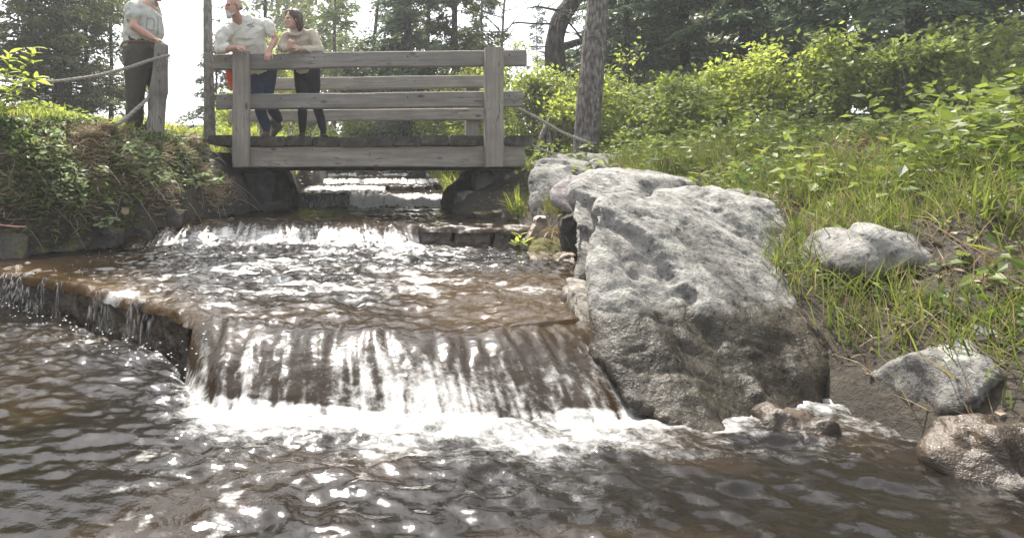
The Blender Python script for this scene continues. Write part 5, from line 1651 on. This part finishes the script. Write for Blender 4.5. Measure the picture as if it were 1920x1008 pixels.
# leaning dark trunk with dead branches
rt = thing('leaning_tree', gp(1048, 11.2), 'thick dark leaning trunk with broken dead branches', 'tree', GT)
YD = 11.2
tg = Geo()
tp = curve([gp(1050, YD) - np.array([0, 0, .2]), at(1046, 180, YD), at(1040, 110, YD), at(1040, 75, YD), at(1052, 35, YD), at(1075, 0, YD), at(1110, -60, YD), at(1150, -200, YD)], 44)
tg.tube(tp, np.interp(np.linspace(0, 1, 44), [0, 0.3, 0.45, 0.6, 1], [0.22, 0.2, 0.175, 0.18, 0.12]), 18, rough=0.07, seed=6)
tg.tube(curve([at(1045, 92, YD), at(1075, 82, YD), at(1100, 75, YD), at(1140, 62, YD + .2)], 12), np.linspace(0.09, 0.05, 12), 10, rough=0.06)
tg.build('trunk', M['barkdark'], rt, True)
for pl, r_ in (([(1032, 45), (1005, 45), (965, 43), (955, 52), (945, 56)], 0.025), ([(965, 43), (960, 42)], 0.01), ([(1048, 20), (1025, 16), (1008, 13), (988, 16)], 0.03), ([(1024, 16), (1040, 6), (1052, -4)], 0.015), ([(1008, 13), (1014, 4), (1020, -6)], 0.015),
                 ([(1055, 30), (1080, 20), (1104, 12), (1112, 4)], 0.014), ([(1060, 60), (1078, 62), (1090, 72), (1094, 50), (1072, 35)], 0.012), ([(1056, 60), (1080, 66)], 0.012), ([(1066, 42), (1085, 65), (1096, 80)], 0.02), ([(1058, 108), (1078, 106), (1086, 90)], 0.03),
                 ([(1045, 130), (1070, 140), (1088, 152)], 0.04), ([(1080, 72), (1082, 95), (1086, 106)], 0.012), ([(1030, 87), (1000, 88), (980, 86)], 0.012)):
    dg_ = Geo()
    P_ = [at(a, b_, YD - 0.2 + 0.1 * rng.normal()) for a, b_ in pl]
    if len(P_) == 2: P_.insert(1, (P_[0] + P_[1]) / 2)
    cc = curve(P_, 14)
    dg_.tube(cc, np.linspace(r_, r_ * 0.4, 14), 7)
    dg_.build('dead_branch', M['barkdark'], rt, True)
tn = Geo()
for k in range(26):
    c0_ = at(rng.uniform(1038, 1068), rng.uniform(22, 36), YD - 0.18)
    tn.tube(limb_path(c0_, (rng.normal(), rng.normal() * 0.4 - 0.3, rng.normal() * 0.4), rng.uniform(0.15, 0.4), 0.4, 7, 0.5), 0.006, 4)
tn.build('twig_tangle', M['deadwood'], rt, True)
# big right trunk
rt = thing('pine_tree', gp(1098, 7.9), 'big rough-barked pine trunk leaning slightly, behind the flat boulder', 'tree', GT)
tg = Geo()
tp = curve([at(1096, 305, 7.9), at(1098, 285, 7.9), at(1104, 200, 7.9), at(1112, 110, 7.9), at(1118, 40, 7.9), at(1124, -40, 7.9), at(1150, -420, 8.0)], 60)
tg.tube(tp, np.interp(np.linspace(0, 1, 60), [0, 0.04, 0.12, 0.4, 1], [0.2, 0.178, 0.168, 0.166, 0.11]), 26, rough=0.045, seed=9)
tg.build('trunk', M['bark'], rt, True)
cg = Geo()
for k in range(50):
    f = rng.uniform(0.9, 1.0)
    p = np.array([np.interp(f, np.linspace(0, 1, 60), tp[:, j]) for j in range(3)])
    n = 70
    a = rng.uniform(0, 6.28)
    q = p + np.array([math.cos(a), math.sin(a), 0.1]) * rng.random((n, 1)) * 1.7 + rng.normal(0, 0.15, (n, 3))
    cg.leaves(q, rvec(n), rvec(n), 0.14, 0.03)
cg.build('crown', M['pine'], rt)
# broken stump
rt = thing('tree_stump', gp(1026, 9.2), 'jagged broken stump with pale torn wood behind the boulder', 'stump')
sg = Geo()
bs = np.array([*gp(1030, 9.2)[:2], 0.2])
ang = np.linspace(0, 2 * np.pi, 20, endpoint=False)
top_h = 0.42 + 0.12 * np.sin(ang * 3 + 1) + rng.normal(0, 0.05, 20)
V = []
for k, f in enumerate(np.linspace(0, 1, 7)):
    rad = 0.2 - 0.04 * f
    V.append(np.stack([bs[0] + rad * np.cos(ang), bs[1] + rad * np.sin(ang), bs[2] + f * top_h], 1))
V.append(np.stack([bs[0] + 0.08 * np.cos(ang), bs[1] + 0.08 * np.sin(ang), bs[2] + top_h * 0.6], 1))
V = np.concatenate(V)
i = np.arange(7)[:, None] * 20; j = np.arange(20)[None]; j2 = (j + 1) % 20
sg.add(V, np.stack([i + j, i + j2, i + 20 + j2, i + 20 + j], -1).reshape(-1, 4))
sg.build('trunk', M['barkdark'], rt, True)
sl = Geo()
for pl, r_ in (([(1012, 285), (1014, 262), (1022, 240), (1031, 222), (1030, 218)], 0.06), ([(1016, 275), (1019, 255), (1027, 232)], 0.05), ([(1030, 270), (1028, 250), (1026, 238)], 0.05)):
    c_ = curve([at(a, b_, 9.0) for a, b_ in pl], 12)
    sl.tube(c_, np.linspace(r_, 0.012, 12), 8, rough=0.15)
sl.build('splinter', M['deadwood'], rt, True)

# right hand conifers
conifer('spruce_tree', gp(1183, 11.5), 7.5, 0.075, 0.2, 1.5, M['spruce'], M['barkdark'], 'dark spruce right of the big rough pine trunk', GT, nb=90, per=170, ll=0.11, lw=0.032, droop=0.3)
conifer('spruce_tree', gp(1225, 13), 7.5, 0.09, 0.08, 1.6, M['spruce'], M['barkdark'], 'dense spruce at the right edge behind the leafy bushes', GT, nb=90, per=170, ll=0.11, lw=0.034)
conifer('fir_tree', gp(1118, 17), 7.0, 0.08, 0.1, 1.9, M['pine'], M['barkdark'], 'light green conifer partly hidden by the big rough pine trunk', GT, nb=80, per=150, ll=0.13, lw=0.034)

# bright spring bushes
GBU = 'leafy bushes on the far bank'
def bush(px, Y, h, R_, m, label, **kw):
    kw = {**dict(nclump=34, per=90, ll=0.078, lw=0.05, stems=5, crown0=0.12, cl=0.26), **kw}
    leafy_tree('bush', gp(px, Y), h, 0.016, R_, m, M['barkgrey'], label, GBU, 'bush', **kw)
bush(870, 11.5, 2.5, 1.0, M['leafy'], 'bright yellow-green bush rising above the top rail by the right post', nclump=50)
bush(935, 12.0, 2.4, 0.9, M['leafy'], 'bright green bush right behind the right bridge post')
bush(985, 10.5, 1.9, 0.85, M['leafy'], 'bright leafy bush beside the right rail ends')
bush(1030, 10.0, 1.7, 0.8, M['leafmid'], 'tangled bush at the foot of the leaning dark trunk')
bush(1065, 9.6, 1.5, 0.7, M['leafy'], 'low bright bush between the stump and the big pine trunk')
bush(1150, 9.8, 1.7, 0.8, M['leafy'], 'bright leafy bush right of the big pine trunk')
bush(1195, 9.0, 1.35, 0.65, M['leafmid'], 'leafy bush at the right edge above the short post')
bush(1085, 12.8, 2.4, 1.1, M['leafy'], 'tall pale green bush filling the gap behind the big pine trunk', nclump=50)
bush(820, 12.5, 1.35, 0.9, M['leafy'], 'low bright bush showing under the lower rail at right of centre')
bush(780, 14.0, 1.5, 0.9, M['leafmid'], 'mid green undergrowth bush behind the middle of the far rail')
bush(700, 13.5, 1.5, 1.0, M['leafmid'], 'dull green bush behind the lower rails left of the spruce')
bush(640, 12.5, 1.3, 0.8, M['leafmid'], 'small bush seen right of the woman through the rails')
bush(530, 13.0, 2.4, 0.8, M['leafy'], 'yellow-green bush seen between the two people on the bridge')
bush(430, 12.5, 1.2, 0.6, M['leafy'], 'small bright bush left of the left bridge post')
bush(900, 9.9, 0.75, 0.7, M['leafmid'], 'low bush by the far right post foot')
bush(1120, 15.0, 2.2, 1.0, M['leafy'], 'bright shrub far behind the spruce on the right')
# pale sapling at the left edge, big leaves each a part
def leaf_mesh(name, L, W, bend=0.25, n=5):
    t = np.linspace(0, 1, n)
    wv_ = W * 0.5 * np.sin(np.pi * t ** 0.8) ** 0.8
    z = -bend * L * t ** 2
    V = np.concatenate([np.stack([t * L, wv_, z + 0.12 * W], 1), np.stack([t * L, 0 * t, z], 1), np.stack([t * L, -wv_, z + 0.12 * W], 1)])
    Q = []
    for i in range(n - 1):
        Q += [(i, n + i, n + i + 1, i + 1), (n + i, 2 * n + i, 2 * n + i + 1, n + i + 1)]
    return mesh_np(name, V, [np.array(Q)], {'var': np.full(len(V), 0.6)}, True)
def leaf_plant(name, stems, lm, m, label, cat, per=8, scale=(0.7, 1.2), group=None, srad=0.005, whorl=False, up=0.35):
    rt = thing(name, stems[0][0], label, cat, group)
    sg_ = Geo()
    for st in stems:
        c_ = curve(st, 14) if len(st) > 1 else None
        sg_.tube(c_, np.linspace(srad, srad * 0.4, 14), 6)
    sg_.build('stem', M['stem'], rt, True)
    first = {}
    for st in stems:
        c_ = curve(st, 14)
        for q in range(per):
            f = 1 - (q / per) ** 1.1 * (0.55 if not whorl else 0.1)
            p = np.array([np.interp(f, np.linspace(0, 1, 14), c_[:, j]) for j in range(3)])
            a = q * 2.4 + rng.uniform(-0.4, 0.4)
            s_ = rng.uniform(*scale)
            o = bpy.data.objects.new('leaf', lm)
            C.objects.link(o)
            o.parent = rt
            o.matrix_basis = Matrix.Translation(Vector(p - ORG[rt.name])) @ Matrix.Rotation(a, 4, 'Z') @ Matrix.Rotation(-up + rng.normal(0, 0.3), 4, 'Y') @ Matrix.Rotation(rng.normal(0, 0.3), 4, 'X') @ Matrix.Scale(s_, 4)
            if not lm.materials: lm.materials.append(m)
    return rt
lmA = leaf_mesh('broad_leaf', 0.12, 0.045)
GP = 'leafy plants of the left bank'
leaf_plant('sapling', [[at(-30, 262, 5.0), at(-5, 200, 5.05), at(30, 150, 5.1), at(55, 118, 5.15), at(62, 90, 5.2)], [at(-5, 200, 5.05), at(40, 168, 5.0), at(72, 145, 5.0)],
                       [at(-20, 230, 5.0), at(10, 190, 4.9), at(28, 165, 4.9)], [at(-5, 200, 5.05), at(12, 150, 5.1), at(18, 100, 5.1)], [at(-20, 230, 5), at(0, 215, 4.95), at(30, 200, 4.9)], [at(-22, 240, 5), at(-8, 175, 5.1), at(-6, 140, 5.1)]],
           lmA, M['leafy'], 'sapling with big bright yellow-green leaves at the left edge', 'sapling', per=15, group=GP)
lmB = leaf_mesh('bramble_leaf', 0.07, 0.045)
leaf_plant('bramble', [[at(165, 400, 5.3), at(170, 360, 5.25), at(185, 325, 5.25), at(195, 312, 5.2)], [at(165, 400, 5.3), at(150, 372, 5.2), at(138, 362, 5.2)], [at(165, 400, 5.3), at(190, 385, 5.2), at(205, 378, 5.2)],
                       [at(165, 400, 5.3), at(165, 355, 5.2), at(160, 348, 5.2)], [at(165, 400, 5.3), at(195, 410, 5.15), at(215, 412, 5.15)], [at(165, 400, 5.3), at(182, 420, 5.1), at(196, 424, 5.1)]],
           lmB, M['leafpale'], 'bramble with pale sunlit leaves hanging down the dark bank', 'bramble', per=9, group=GP, up=0.1)
leaf_plant('broadleaf_plant', [[at(10, 345, 4.9), at(15, 320, 4.9), at(22, 300, 4.9)], [at(10, 345, 4.9), at(35, 325, 4.9), at(48, 310, 4.9)], [at(10, 345, 4.9), at(0, 322, 4.9)]],
           lmB, M['leafy'], 'bright green broadleaf plant low at the left edge', 'plant', per=8, group=GP)
leaf_plant('broadleaf_plant', [[at(72, 352, 5.0), at(78, 340, 5.0), at(80, 330, 5.0)], [at(72, 352, 5), at(90, 342, 5), at(96, 338, 5)]],
           lmB, M['leafy'], 'small yellow-green plant in the dead leaves of the bank', 'plant', per=6, group=GP)
lmC = leaf_mesh('narrow_leaf', 0.1, 0.018)
leaf_plant('willowherb', [[at(205, 292, 5.75), at(204, 272, 5.75), at(200, 255, 5.75)], [at(205, 292, 5.75), at(214, 275, 5.75), at(216, 260, 5.75)]],
           lmC, M['leafmid'], 'narrow-leaved weed standing at the top of the left bank', 'plant', per=12, group=GP, up=0.7)
leaf_plant('bramble', [[at(345, 345, 5.9), at(365, 330, 5.85), at(385, 326, 5.8)], [at(345, 345, 5.9), at(372, 345, 5.8), at(398, 338, 5.8)], [at(345, 345, 5.9), at(350, 338, 5.8), at(356, 345, 5.75)], [at(380, 350, 5.95), at(400, 335, 5.9), at(420, 342, 5.85)]],
           lmB, M['leafdark'], 'dark green bramble on the bank below the left bridge end', 'bramble', per=12, group=GP, up=0.1)
leaf_plant('bramble', [[at(222, 330, 5.6), at(240, 318, 5.55), at(262, 325, 5.5)], [at(222, 330, 5.6), at(232, 335, 5.5), at(238, 345, 5.5)], [at(250, 300, 5.8), at(268, 292, 5.75), at(285, 298, 5.7)]],
           lmB, M['leafdark'], 'dull green bramble spreading below the round post', 'bramble', per=12, group=GP, up=0.1)
leaf_plant('water_plant', [[at(974, 466, 4.95), at(974, 452, 4.93), at(976, 440, 4.92)], [at(974, 466, 4.95), at(968, 457, 4.9)], [at(974, 466, 4.95), at(984, 455, 4.9)]],
           lmA, M['leafy'], 'small bright green plant at the right end of the weir wall', 'plant', per=5, scale=(0.6, 0.9), up=0.7)
rl = Geo()
for k in range(9):
    a = k * 0.7
    rl.leaves(np.array([at(236, 394, 5.25)]), np.array([[math.cos(a), -0.4, math.sin(a) - 0.5]]), np.array([[0, -1, 0.4]]), 0.05, 0.035, np.array([0.8]))
tag(rl.build('dead_leaf', M['straw']), 'large tan dead leaf caught on the dark bank', 'leaf')
tg = Geo(); tg.tube(curve([at(-20, 418, 4.5), at(10, 423, 4.45), at(30, 425, 4.42), at(49, 425, 4.4)], 12), np.linspace(0.008, 0.005, 12), 6)
tg.tube(curve([at(16, 423, 4.45), at(22, 419, 4.42), at(25, 416, 4.42)], 6), 0.003, 5)
tag(tg.build('twig', M['redtwig'], None, True), 'reddish bare twig sticking out over the water at left', 'twig')
# rust-coloured seedling beside the post
rs = thing('seedling', gp(322, 7.6), 'orange-leaved seedling in the grass right of the round post', 'plant')
sg_ = Geo(); p0 = gp(322, 7.6)
for k in range(6):
    sg_.tube(limb_path(p0, (rng.normal() * .5, rng.normal() * .3, 1), 0.22, 0, 6, 0.1), 0.003, 4)
sg_.build('stem', M['twig'], rs, True)
sg_ = Geo()
n = 90
sg_.leaves(p0 + np.array([0, 0, 0.16]) + rng.normal(0, 1, (n, 3)) * np.array([0.07, 0.05, 0.06]), rvec(n), rvec(n) + np.array([0, 0, .6]), 0.045, 0.03)
sg_.build('leaves', M['rust'], rs)
# fern right of the trunk
fe = thing('fern', gp(1140, 7.6), 'bright green fern fronds right of the foot of the big pine', 'fern')
fg = Geo(); p0 = gp(1140, 7.6)
for k in range(9):
    a = k * 0.7
    lp = limb_path(p0, (math.cos(a), math.sin(a) * 0.8, 1.0), 0.42, 0.8, 10, 0.05)
    fg.tube(lp, 0.003, 4)
    u = np.repeat(np.linspace(0.15, 1, 22), 2); sgn = np.tile([-1, 1], 22)
    q = np.stack([np.interp(u, np.linspace(0, 1, 10), lp[:, j]) for j in range(3)], 1)
    fd = nrm(lp[-1] - lp[0]); sd_ = nrm(np.cross(fd, (0, 0, 1)))
    fg.leaves(q, sd_ * sgn[:, None] + fd * 0.35, np.tile([0, 0, 1.0], (44, 1)), 0.1 * (1.1 - u), 0.025)
fg.build('fronds', M['leafy'], fe)
# sedge tuft by the right abutment
def tuft(name, base, n, L, m, label, cat='grass tuft', spread=1.0, w_=0.008, group=None):
    rt = thing(name, base, label, cat, group)
    gg = Geo()
    for k in range(n):
        a = rng.uniform(0, 6.28); r_ = rng.random() ** 0.7 * spread
        d = np.array([math.cos(a) * r_, math.sin(a) * r_, 1.0])
        lp = limb_path(np.array(base) + rng.normal(0, 0.03, 3) * np.array([1, 1, 0]), d, L * rng.uniform(0.5, 1.1), rng.uniform(0.2, 0.8) * r_, 6, 0.02)
        sd_ = nrm(np.cross(lp[-1] - lp[0], (rng.normal(), -1, 0.2)))
        wd = np.array([0.7, 1, 1, 0.8, 0.5, 0.08]) * w_ / 2
        V = np.concatenate([lp + sd_ * wd[:, None], lp - sd_ * wd[:, None]])
        Q = np.array([(i, i + 1, 7 + i, 6 + i) for i in range(5)])
        gg.add(V, Q, None, rng.random())
    gg.build('blades', m, rt)
    return rt
tuft('sedge_tuft', at(968, 402, 6.1), 120, 0.36, M['grass'], 'bright green sedge tuft in front of the right abutment stones', spread=1.0, w_=0.008)
tuft('sedge_tuft', at(985, 412, 5.9), 60, 0.22, M['grassbank'], 'short weedy tuft against the flat-topped boulder', spread=1.1, w_=0.007)
tuft('straw_tuft', at(1045, 436, 4.72), 130, 0.19, M['straw'], 'heap of dry straw lodged between the small rocks', spread=2.2, w_=0.006)

# ------------------------------------------------------------------ ground cover
def scatter_blades(name, n, xr_, yr_, L, W, m, label, cond=None, lean=0.5, var=None, seedn=50, cluster=0.0):
    x = rng.uniform(*xr_, n); y = rng.uniform(*yr_, n)
    tl = (xl(y) - x) * 0.82; tr = (x - xr(y)) * 0.9
    k = np.maximum(tl, tr) > 0.06
    k &= ~((x > -1.55) & (x < 2.75) & (y > 7.0) & (y < 9.3))
    if cond is not None: k &= cond(x, y, tl, tr)
    if cluster: k &= n2(x * 2.2, y * 2.2, seedn, 3) > cluster
    x, y = x[k], y[k]
    n = len(x)
    z = terrain_z(x, y) - 0.01
    P = np.stack([x, y, z], 1)
    a = rng.uniform(0, 2 * np.pi, n)
    l = L * rng.uniform(0.4, 1.3, n)
    le = np.abs(rng.normal(0, lean, n))
    d = np.stack([np.cos(a) * le, np.sin(a) * le, np.ones(n)], 1); d /= np.linalg.norm(d, axis=1, keepdims=True)
    s_ = np.cross(d, np.stack([rng.normal(0, 0.5, n), -np.ones(n), rng.normal(0, 0.3, n)], 1)); s_ /= np.linalg.norm(s_, axis=1, keepdims=True)
    w_ = (W * rng.uniform(0.6, 1.3, n))[:, None]
    mid = P + d * (l * 0.55)[:, None]
    d2 = d + np.stack([np.cos(a), np.sin(a), -0.6 + 0 * a], 1) * 0.5 * rng.random((n, 1))
    tip = mid + d2 * (l * 0.5)[:, None]
    V = np.stack([P - s_ * w_ / 2, P + s_ * w_ / 2, mid + s_ * w_ * 0.4, mid - s_ * w_ * 0.4, tip], 1).reshape(-1, 3)
    b_ = np.arange(n)[:, None] * 5
    ge = Geo()
    ge.add(V, b_ + np.array([[0, 1, 2, 3]]), b_ + np.array([[3, 2, 4]]), np.repeat(rng.random(n), 5))
    o = ge.build(name, m)
    tag(o, label, 'ground cover', kind='stuff')
    return o
left = lambda x, y, tl, tr: tl > 0
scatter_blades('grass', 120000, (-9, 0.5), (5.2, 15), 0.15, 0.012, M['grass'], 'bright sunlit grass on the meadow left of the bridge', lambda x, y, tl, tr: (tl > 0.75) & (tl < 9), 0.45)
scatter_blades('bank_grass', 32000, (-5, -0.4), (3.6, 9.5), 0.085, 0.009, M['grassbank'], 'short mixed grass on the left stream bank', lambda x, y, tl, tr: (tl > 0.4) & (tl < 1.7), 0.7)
scatter_blades('dry_grass', 18000, (-5, -0.4), (3.6, 9.5), 0.1, 0.007, M['straw'], 'dead straw and stalks on the left stream bank', lambda x, y, tl, tr: (tl > 0.1) & (tl < 0.7), 1.3, cluster=-0.1, seedn=61)
scatter_blades('grass', 60000, (1.4, 12), (1.0, 14), 0.17, 0.011, M['grassbank'], 'grass on the right bank behind the boulders', lambda x, y, tl, tr: (tr > 0.7), 0.5)
scatter_blades('grass', 16000, (-1.2, 4.0), (9.2, 15), 0.2, 0.013, M['grass'], 'green grass along the upper stream banks', lambda x, y, tl, tr: (np.maximum(tl, tr) > 0.08) & (np.maximum(tl, tr) < 1.6), 0.6)

def scatter_leaves(name, n, xr_, yr_, L, W, m, label, cond, hgt=0.05, flat=0.6, cluster=None, seedn=70, face=False):
    x = rng.uniform(*xr_, n); y = rng.uniform(*yr_, n)
    if face: x = xl(y) - x
    tl = (xl(y) - x) * 0.82; tr = (x - xr(y)) * 0.9
    k = cond(x, y, tl, tr) & ~((x > -1.55) & (x < 2.75) & (y > 7.0) & (y < 9.3))
    cl = n2(x * 2.6, y * 2.6, seedn, 3)
    if cluster is not None: k &= cl > cluster
    x, y, cl = x[k], y[k], cl[k]
    n = len(x)
    hh = hgt * (rng.random(n) ** 0.7) * (1.0 if cluster is None else np.clip((cl - cluster) * 2.5, 0.2, 1.4))
    P = np.stack([x + (0.6 * hh if face else 0), y - (0.6 * hh if face else 0), terrain_z(x, y) + (0.2 if face else 1) * hh], 1)
    D = rng.normal(0, 1, (n, 3)) * np.array([1, 1, 0.4])
    Nn = rng.normal(0, flat, (n, 3)) + np.array([0, -0.25, 1.0])
    ge = Geo()
    ge.leaves(P, D, Nn, L * rng.uniform(0.5, 1.4, n), W * rng.uniform(0.6, 1.3, n), None, fold=0.1)
    o = ge.build(name, m)
    return tag(o, label, 'ground cover', kind='stuff')
scatter_leaves('leaf_litter', 26000, (-5, 0.2), (3.6, 10), 0.06, 0.04, M['litter'], 'brown dead leaves lying over the left bank', lambda x, y, tl, tr: (tl > 0.02) & (tl < 1.0), 0.02, 0.5)
scatter_leaves('undergrowth', 42000, (-5, 0), (3.6, 9), 0.055, 0.03, M['leafdark'], 'low green undergrowth covering the left bank', lambda x, y, tl, tr: (tl > 0.1) & (tl < 1.1), 0.08, 0.6, 0.05, 71)
scatter_leaves('undergrowth', 90000, (-9, -0.5), (5.8, 14), 0.08, 0.035, M['leafy'], 'bright leafy weeds growing through the meadow grass', lambda x, y, tl, tr: (tl > 0.8) & (tl < 8.5), 0.17, 0.7, 0.0, 73)
scatter_leaves('rusty_weeds', 5000, (-6, -1.5), (5.8, 9), 0.06, 0.03, M['rust'], 'patches of orange and yellow young leaves in the meadow', lambda x, y, tl, tr: (tl > 1.3) & (tl < 3.5), 0.2, 0.7, 0.62, 74)
scatter_leaves('undergrowth', 50000, (1.5, 14), (1.2, 14), 0.07, 0.045, M['leafmid'], 'leafy undergrowth on the right bank among the trees', lambda x, y, tl, tr: (tr > 1.0), 0.3, 0.7, 0.0, 75)
scatter_leaves('leaf_litter', 26000, (1.3, 9), (0.8, 10), 0.035, 0.02, M['litter'], 'brown dead leaves on the right bank', lambda x, y, tl, tr: (tr > 0.1), 0.02, 0.5)
scatter_leaves('undergrowth', 30000, (-1.0, 6), (9.3, 18), 0.08, 0.05, M['leafmid'], 'mixed green undergrowth along the upper stream', lambda x, y, tl, tr: np.maximum(tl, tr) > 0.15, 0.4, 0.7, 0.0, 76)
scatter_blades('grass', 50000, (1.9, 6.5), (1.0, 6.5), 0.19, 0.0055, M['grassbank'], 'long grass growing down to the boulders on the near right bank', lambda x, y, tl, tr: tr > 0.15, 0.6, cluster=-0.35, seedn=91)
scatter_leaves('undergrowth', 30000, (1.9, 6), (1.0, 6.5), 0.05, 0.028, M['leafdark'], 'small leafy weeds between the boulders of the right bank', lambda x, y, tl, tr: tr > 0.2, 0.16, 0.7, -0.05, 92)
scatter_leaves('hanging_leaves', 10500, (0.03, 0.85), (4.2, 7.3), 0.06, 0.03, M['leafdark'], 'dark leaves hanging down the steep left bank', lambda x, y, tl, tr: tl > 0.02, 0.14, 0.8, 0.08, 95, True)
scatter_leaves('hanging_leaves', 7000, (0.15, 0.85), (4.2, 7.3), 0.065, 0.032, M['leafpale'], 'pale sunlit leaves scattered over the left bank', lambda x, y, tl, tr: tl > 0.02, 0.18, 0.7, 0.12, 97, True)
scatter_leaves('dead_grass', 17000, (0.05, 0.75), (4.2, 7.3), 0.13, 0.009, M['straw'], 'withered brown grass hanging over the steep left bank', lambda x, y, tl, tr: tl > 0.02, 0.1, 0.9, -0.1, 96, True)
scatter_blades('dry_grass', 22000, (1.9, 6.5), (1.0, 6.5), 0.16, 0.005, M['straw'], 'dead stems among the long grass of the near right bank', lambda x, y, tl, tr: tr > 0.1, 1.0)
scatter_leaves('leaf_litter', 14000, (2.2, 9), (1.2, 8), 0.045, 0.026, M['litter'], 'brown leaves caught among the grass of the right bank', lambda x, y, tl, tr: tr > 0.2, 0.14, 0.6, 0.1, 98)
scatter_leaves('undergrowth', 26000, (2.4, 9), (1.4, 9), 0.09, 0.05, M['leafmid'], 'patches of broad weeds in the grass of the right bank', lambda x, y, tl, tr: tr > 0.5, 0.3, 0.6, 0.2, 99)
# roots and stalks hanging from the left bank
rg = Geo()
for k in range(90):
    y = rng.uniform(4.8, 7.2); x = float(xl(np.array([y]))[0]) - rng.uniform(0.05, 0.5)
    p = np.array([x, y, tz(x, y) + 0.03])
    rg.tube(limb_path(p, (0.6 + rng.normal() * 0.5, -0.6 + rng.normal() * 0.4, rng.normal() * 0.4), rng.uniform(0.15, 0.45), 0.6, 7, 0.15), np.linspace(0.004, 0.002, 7), 4)
tag(rg.build('dry_stalks', M['twig'], None, True), 'dry grey stalks and roots hanging over the left bank', 'ground cover', kind='stuff')

# ------------------------------------------------------------------ the wood going on to the right, and far off
GR = 'trees of the wood on the right bank'
lab = ['dense spruce just beyond the right edge bushes', 'tall spruce behind the long flat boulder', 'broad dark spruce deep in the right-hand wood', 'spruce standing nearest at the right-hand side', 'slim spruce between the broad ones on the right', 'far spruce closing the right-hand wood']
for k, (px_, Y_, h_, R_) in enumerate([(1290, 11.5, 8, 1.6), (1400, 9.5, 8, 1.5), (1490, 12.5, 9, 2.0), (1720, 8.2, 8, 1.6), (1580, 10.5, 8, 1.6), (1830, 10.5, 8, 1.9)]):
    conifer('spruce_tree', gp(px_, Y_), h_, 0.12, 0.06, R_, M['spruce'], M['barkdark'], lab[k], GR, nb=110, per=190, ll=0.11, lw=0.034, droop=0.3)
lab = ['leafy bush beside the near spruce on the right', 'bright bush between the boulders and the wood', 'low leafy bush above the nearest boulder', 'tall leafy bush in the right-hand wood', 'mid green bush far to the right', 'round bush at the far right side of the wood']
for k, (px_, Y_, h_, R_, m_) in enumerate([(1620, 7.2, 1.4, 0.8, 'leafmid'), (1330, 8.2, 1.3, 0.7, 'leafy'), (1260, 7.4, 0.9, 0.55, 'leafmid'), (1450, 8.0, 1.6, 0.8, 'leafy'), (1790, 6.6, 1.4, 0.8, 'leafmid'), (1900, 7.0, 1.6, 0.9, 'leafmid')]):
    bush(px_, Y_, h_, R_, M[m_], lab[k])
fg = Geo()
n = 110000
th = rng.uniform(-0.13, 1.35, n)
dist = rng.uniform(24, 38, n)
x = dist * np.sin(th); y = dist * np.cos(th)
hmax = 7.0 + 3.0 * n2(th * 9, th * 0 + 1.0, 81, 3) + np.clip((th - 0.5) * 8, 0, 6)
hmax = hmax * (1 - 0.8 * np.exp(-((th - 0.35) / 0.06) ** 2))
z = terrain_z(x, y) + rng.random(n) ** 1.3 * hmax
kk = n2(th * 30, z * 0.8, 83, 3) > -0.12
P = np.stack([x, y, z], 1)[kk]
n = len(P)
fg.leaves(P, rng.normal(0, 1, (n, 3)), rng.normal(0, 1, (n, 3)), 0.42, 0.2)
tag(fg.build('forest', M['cedar']), 'far wood closing the view beyond the stream', 'forest', kind='stuff')

# ------------------------------------------------------------------ the bright air between
hb = bpy.data.meshes.new('haze')
bm = bmesh.new()
bmesh.ops.create_cube(bm, size=1.0)
for v in bm.verts:
    v.co = Vector((v.co.x * 230, 40 + v.co.y * 240, 5.0 + v.co.z * 16))
bm.to_mesh(hb); bm.free()
hm = bpy.data.materials.new('haze'); hm.use_nodes = True
ht = hm.node_tree
ht.nodes.remove(ht.nodes['Principled BSDF'])
pv = ht.nodes.new('ShaderNodeVolumePrincipled')
pv.inputs['Color'].default_value = (0.95, 0.97, 1.0, 1)
pv.inputs['Density'].default_value = 0.0025
pv.inputs['Anisotropy'].default_value = 0.3
ht.links.new(pv.outputs[0], ht.nodes['Material Output'].inputs['Volume'])
ho_ = link('haze', hb, hm)
tag(ho_, 'bright thin haze in the air under the trees', 'haze', kind='stuff')
S.cycles.volume_bounces = 1
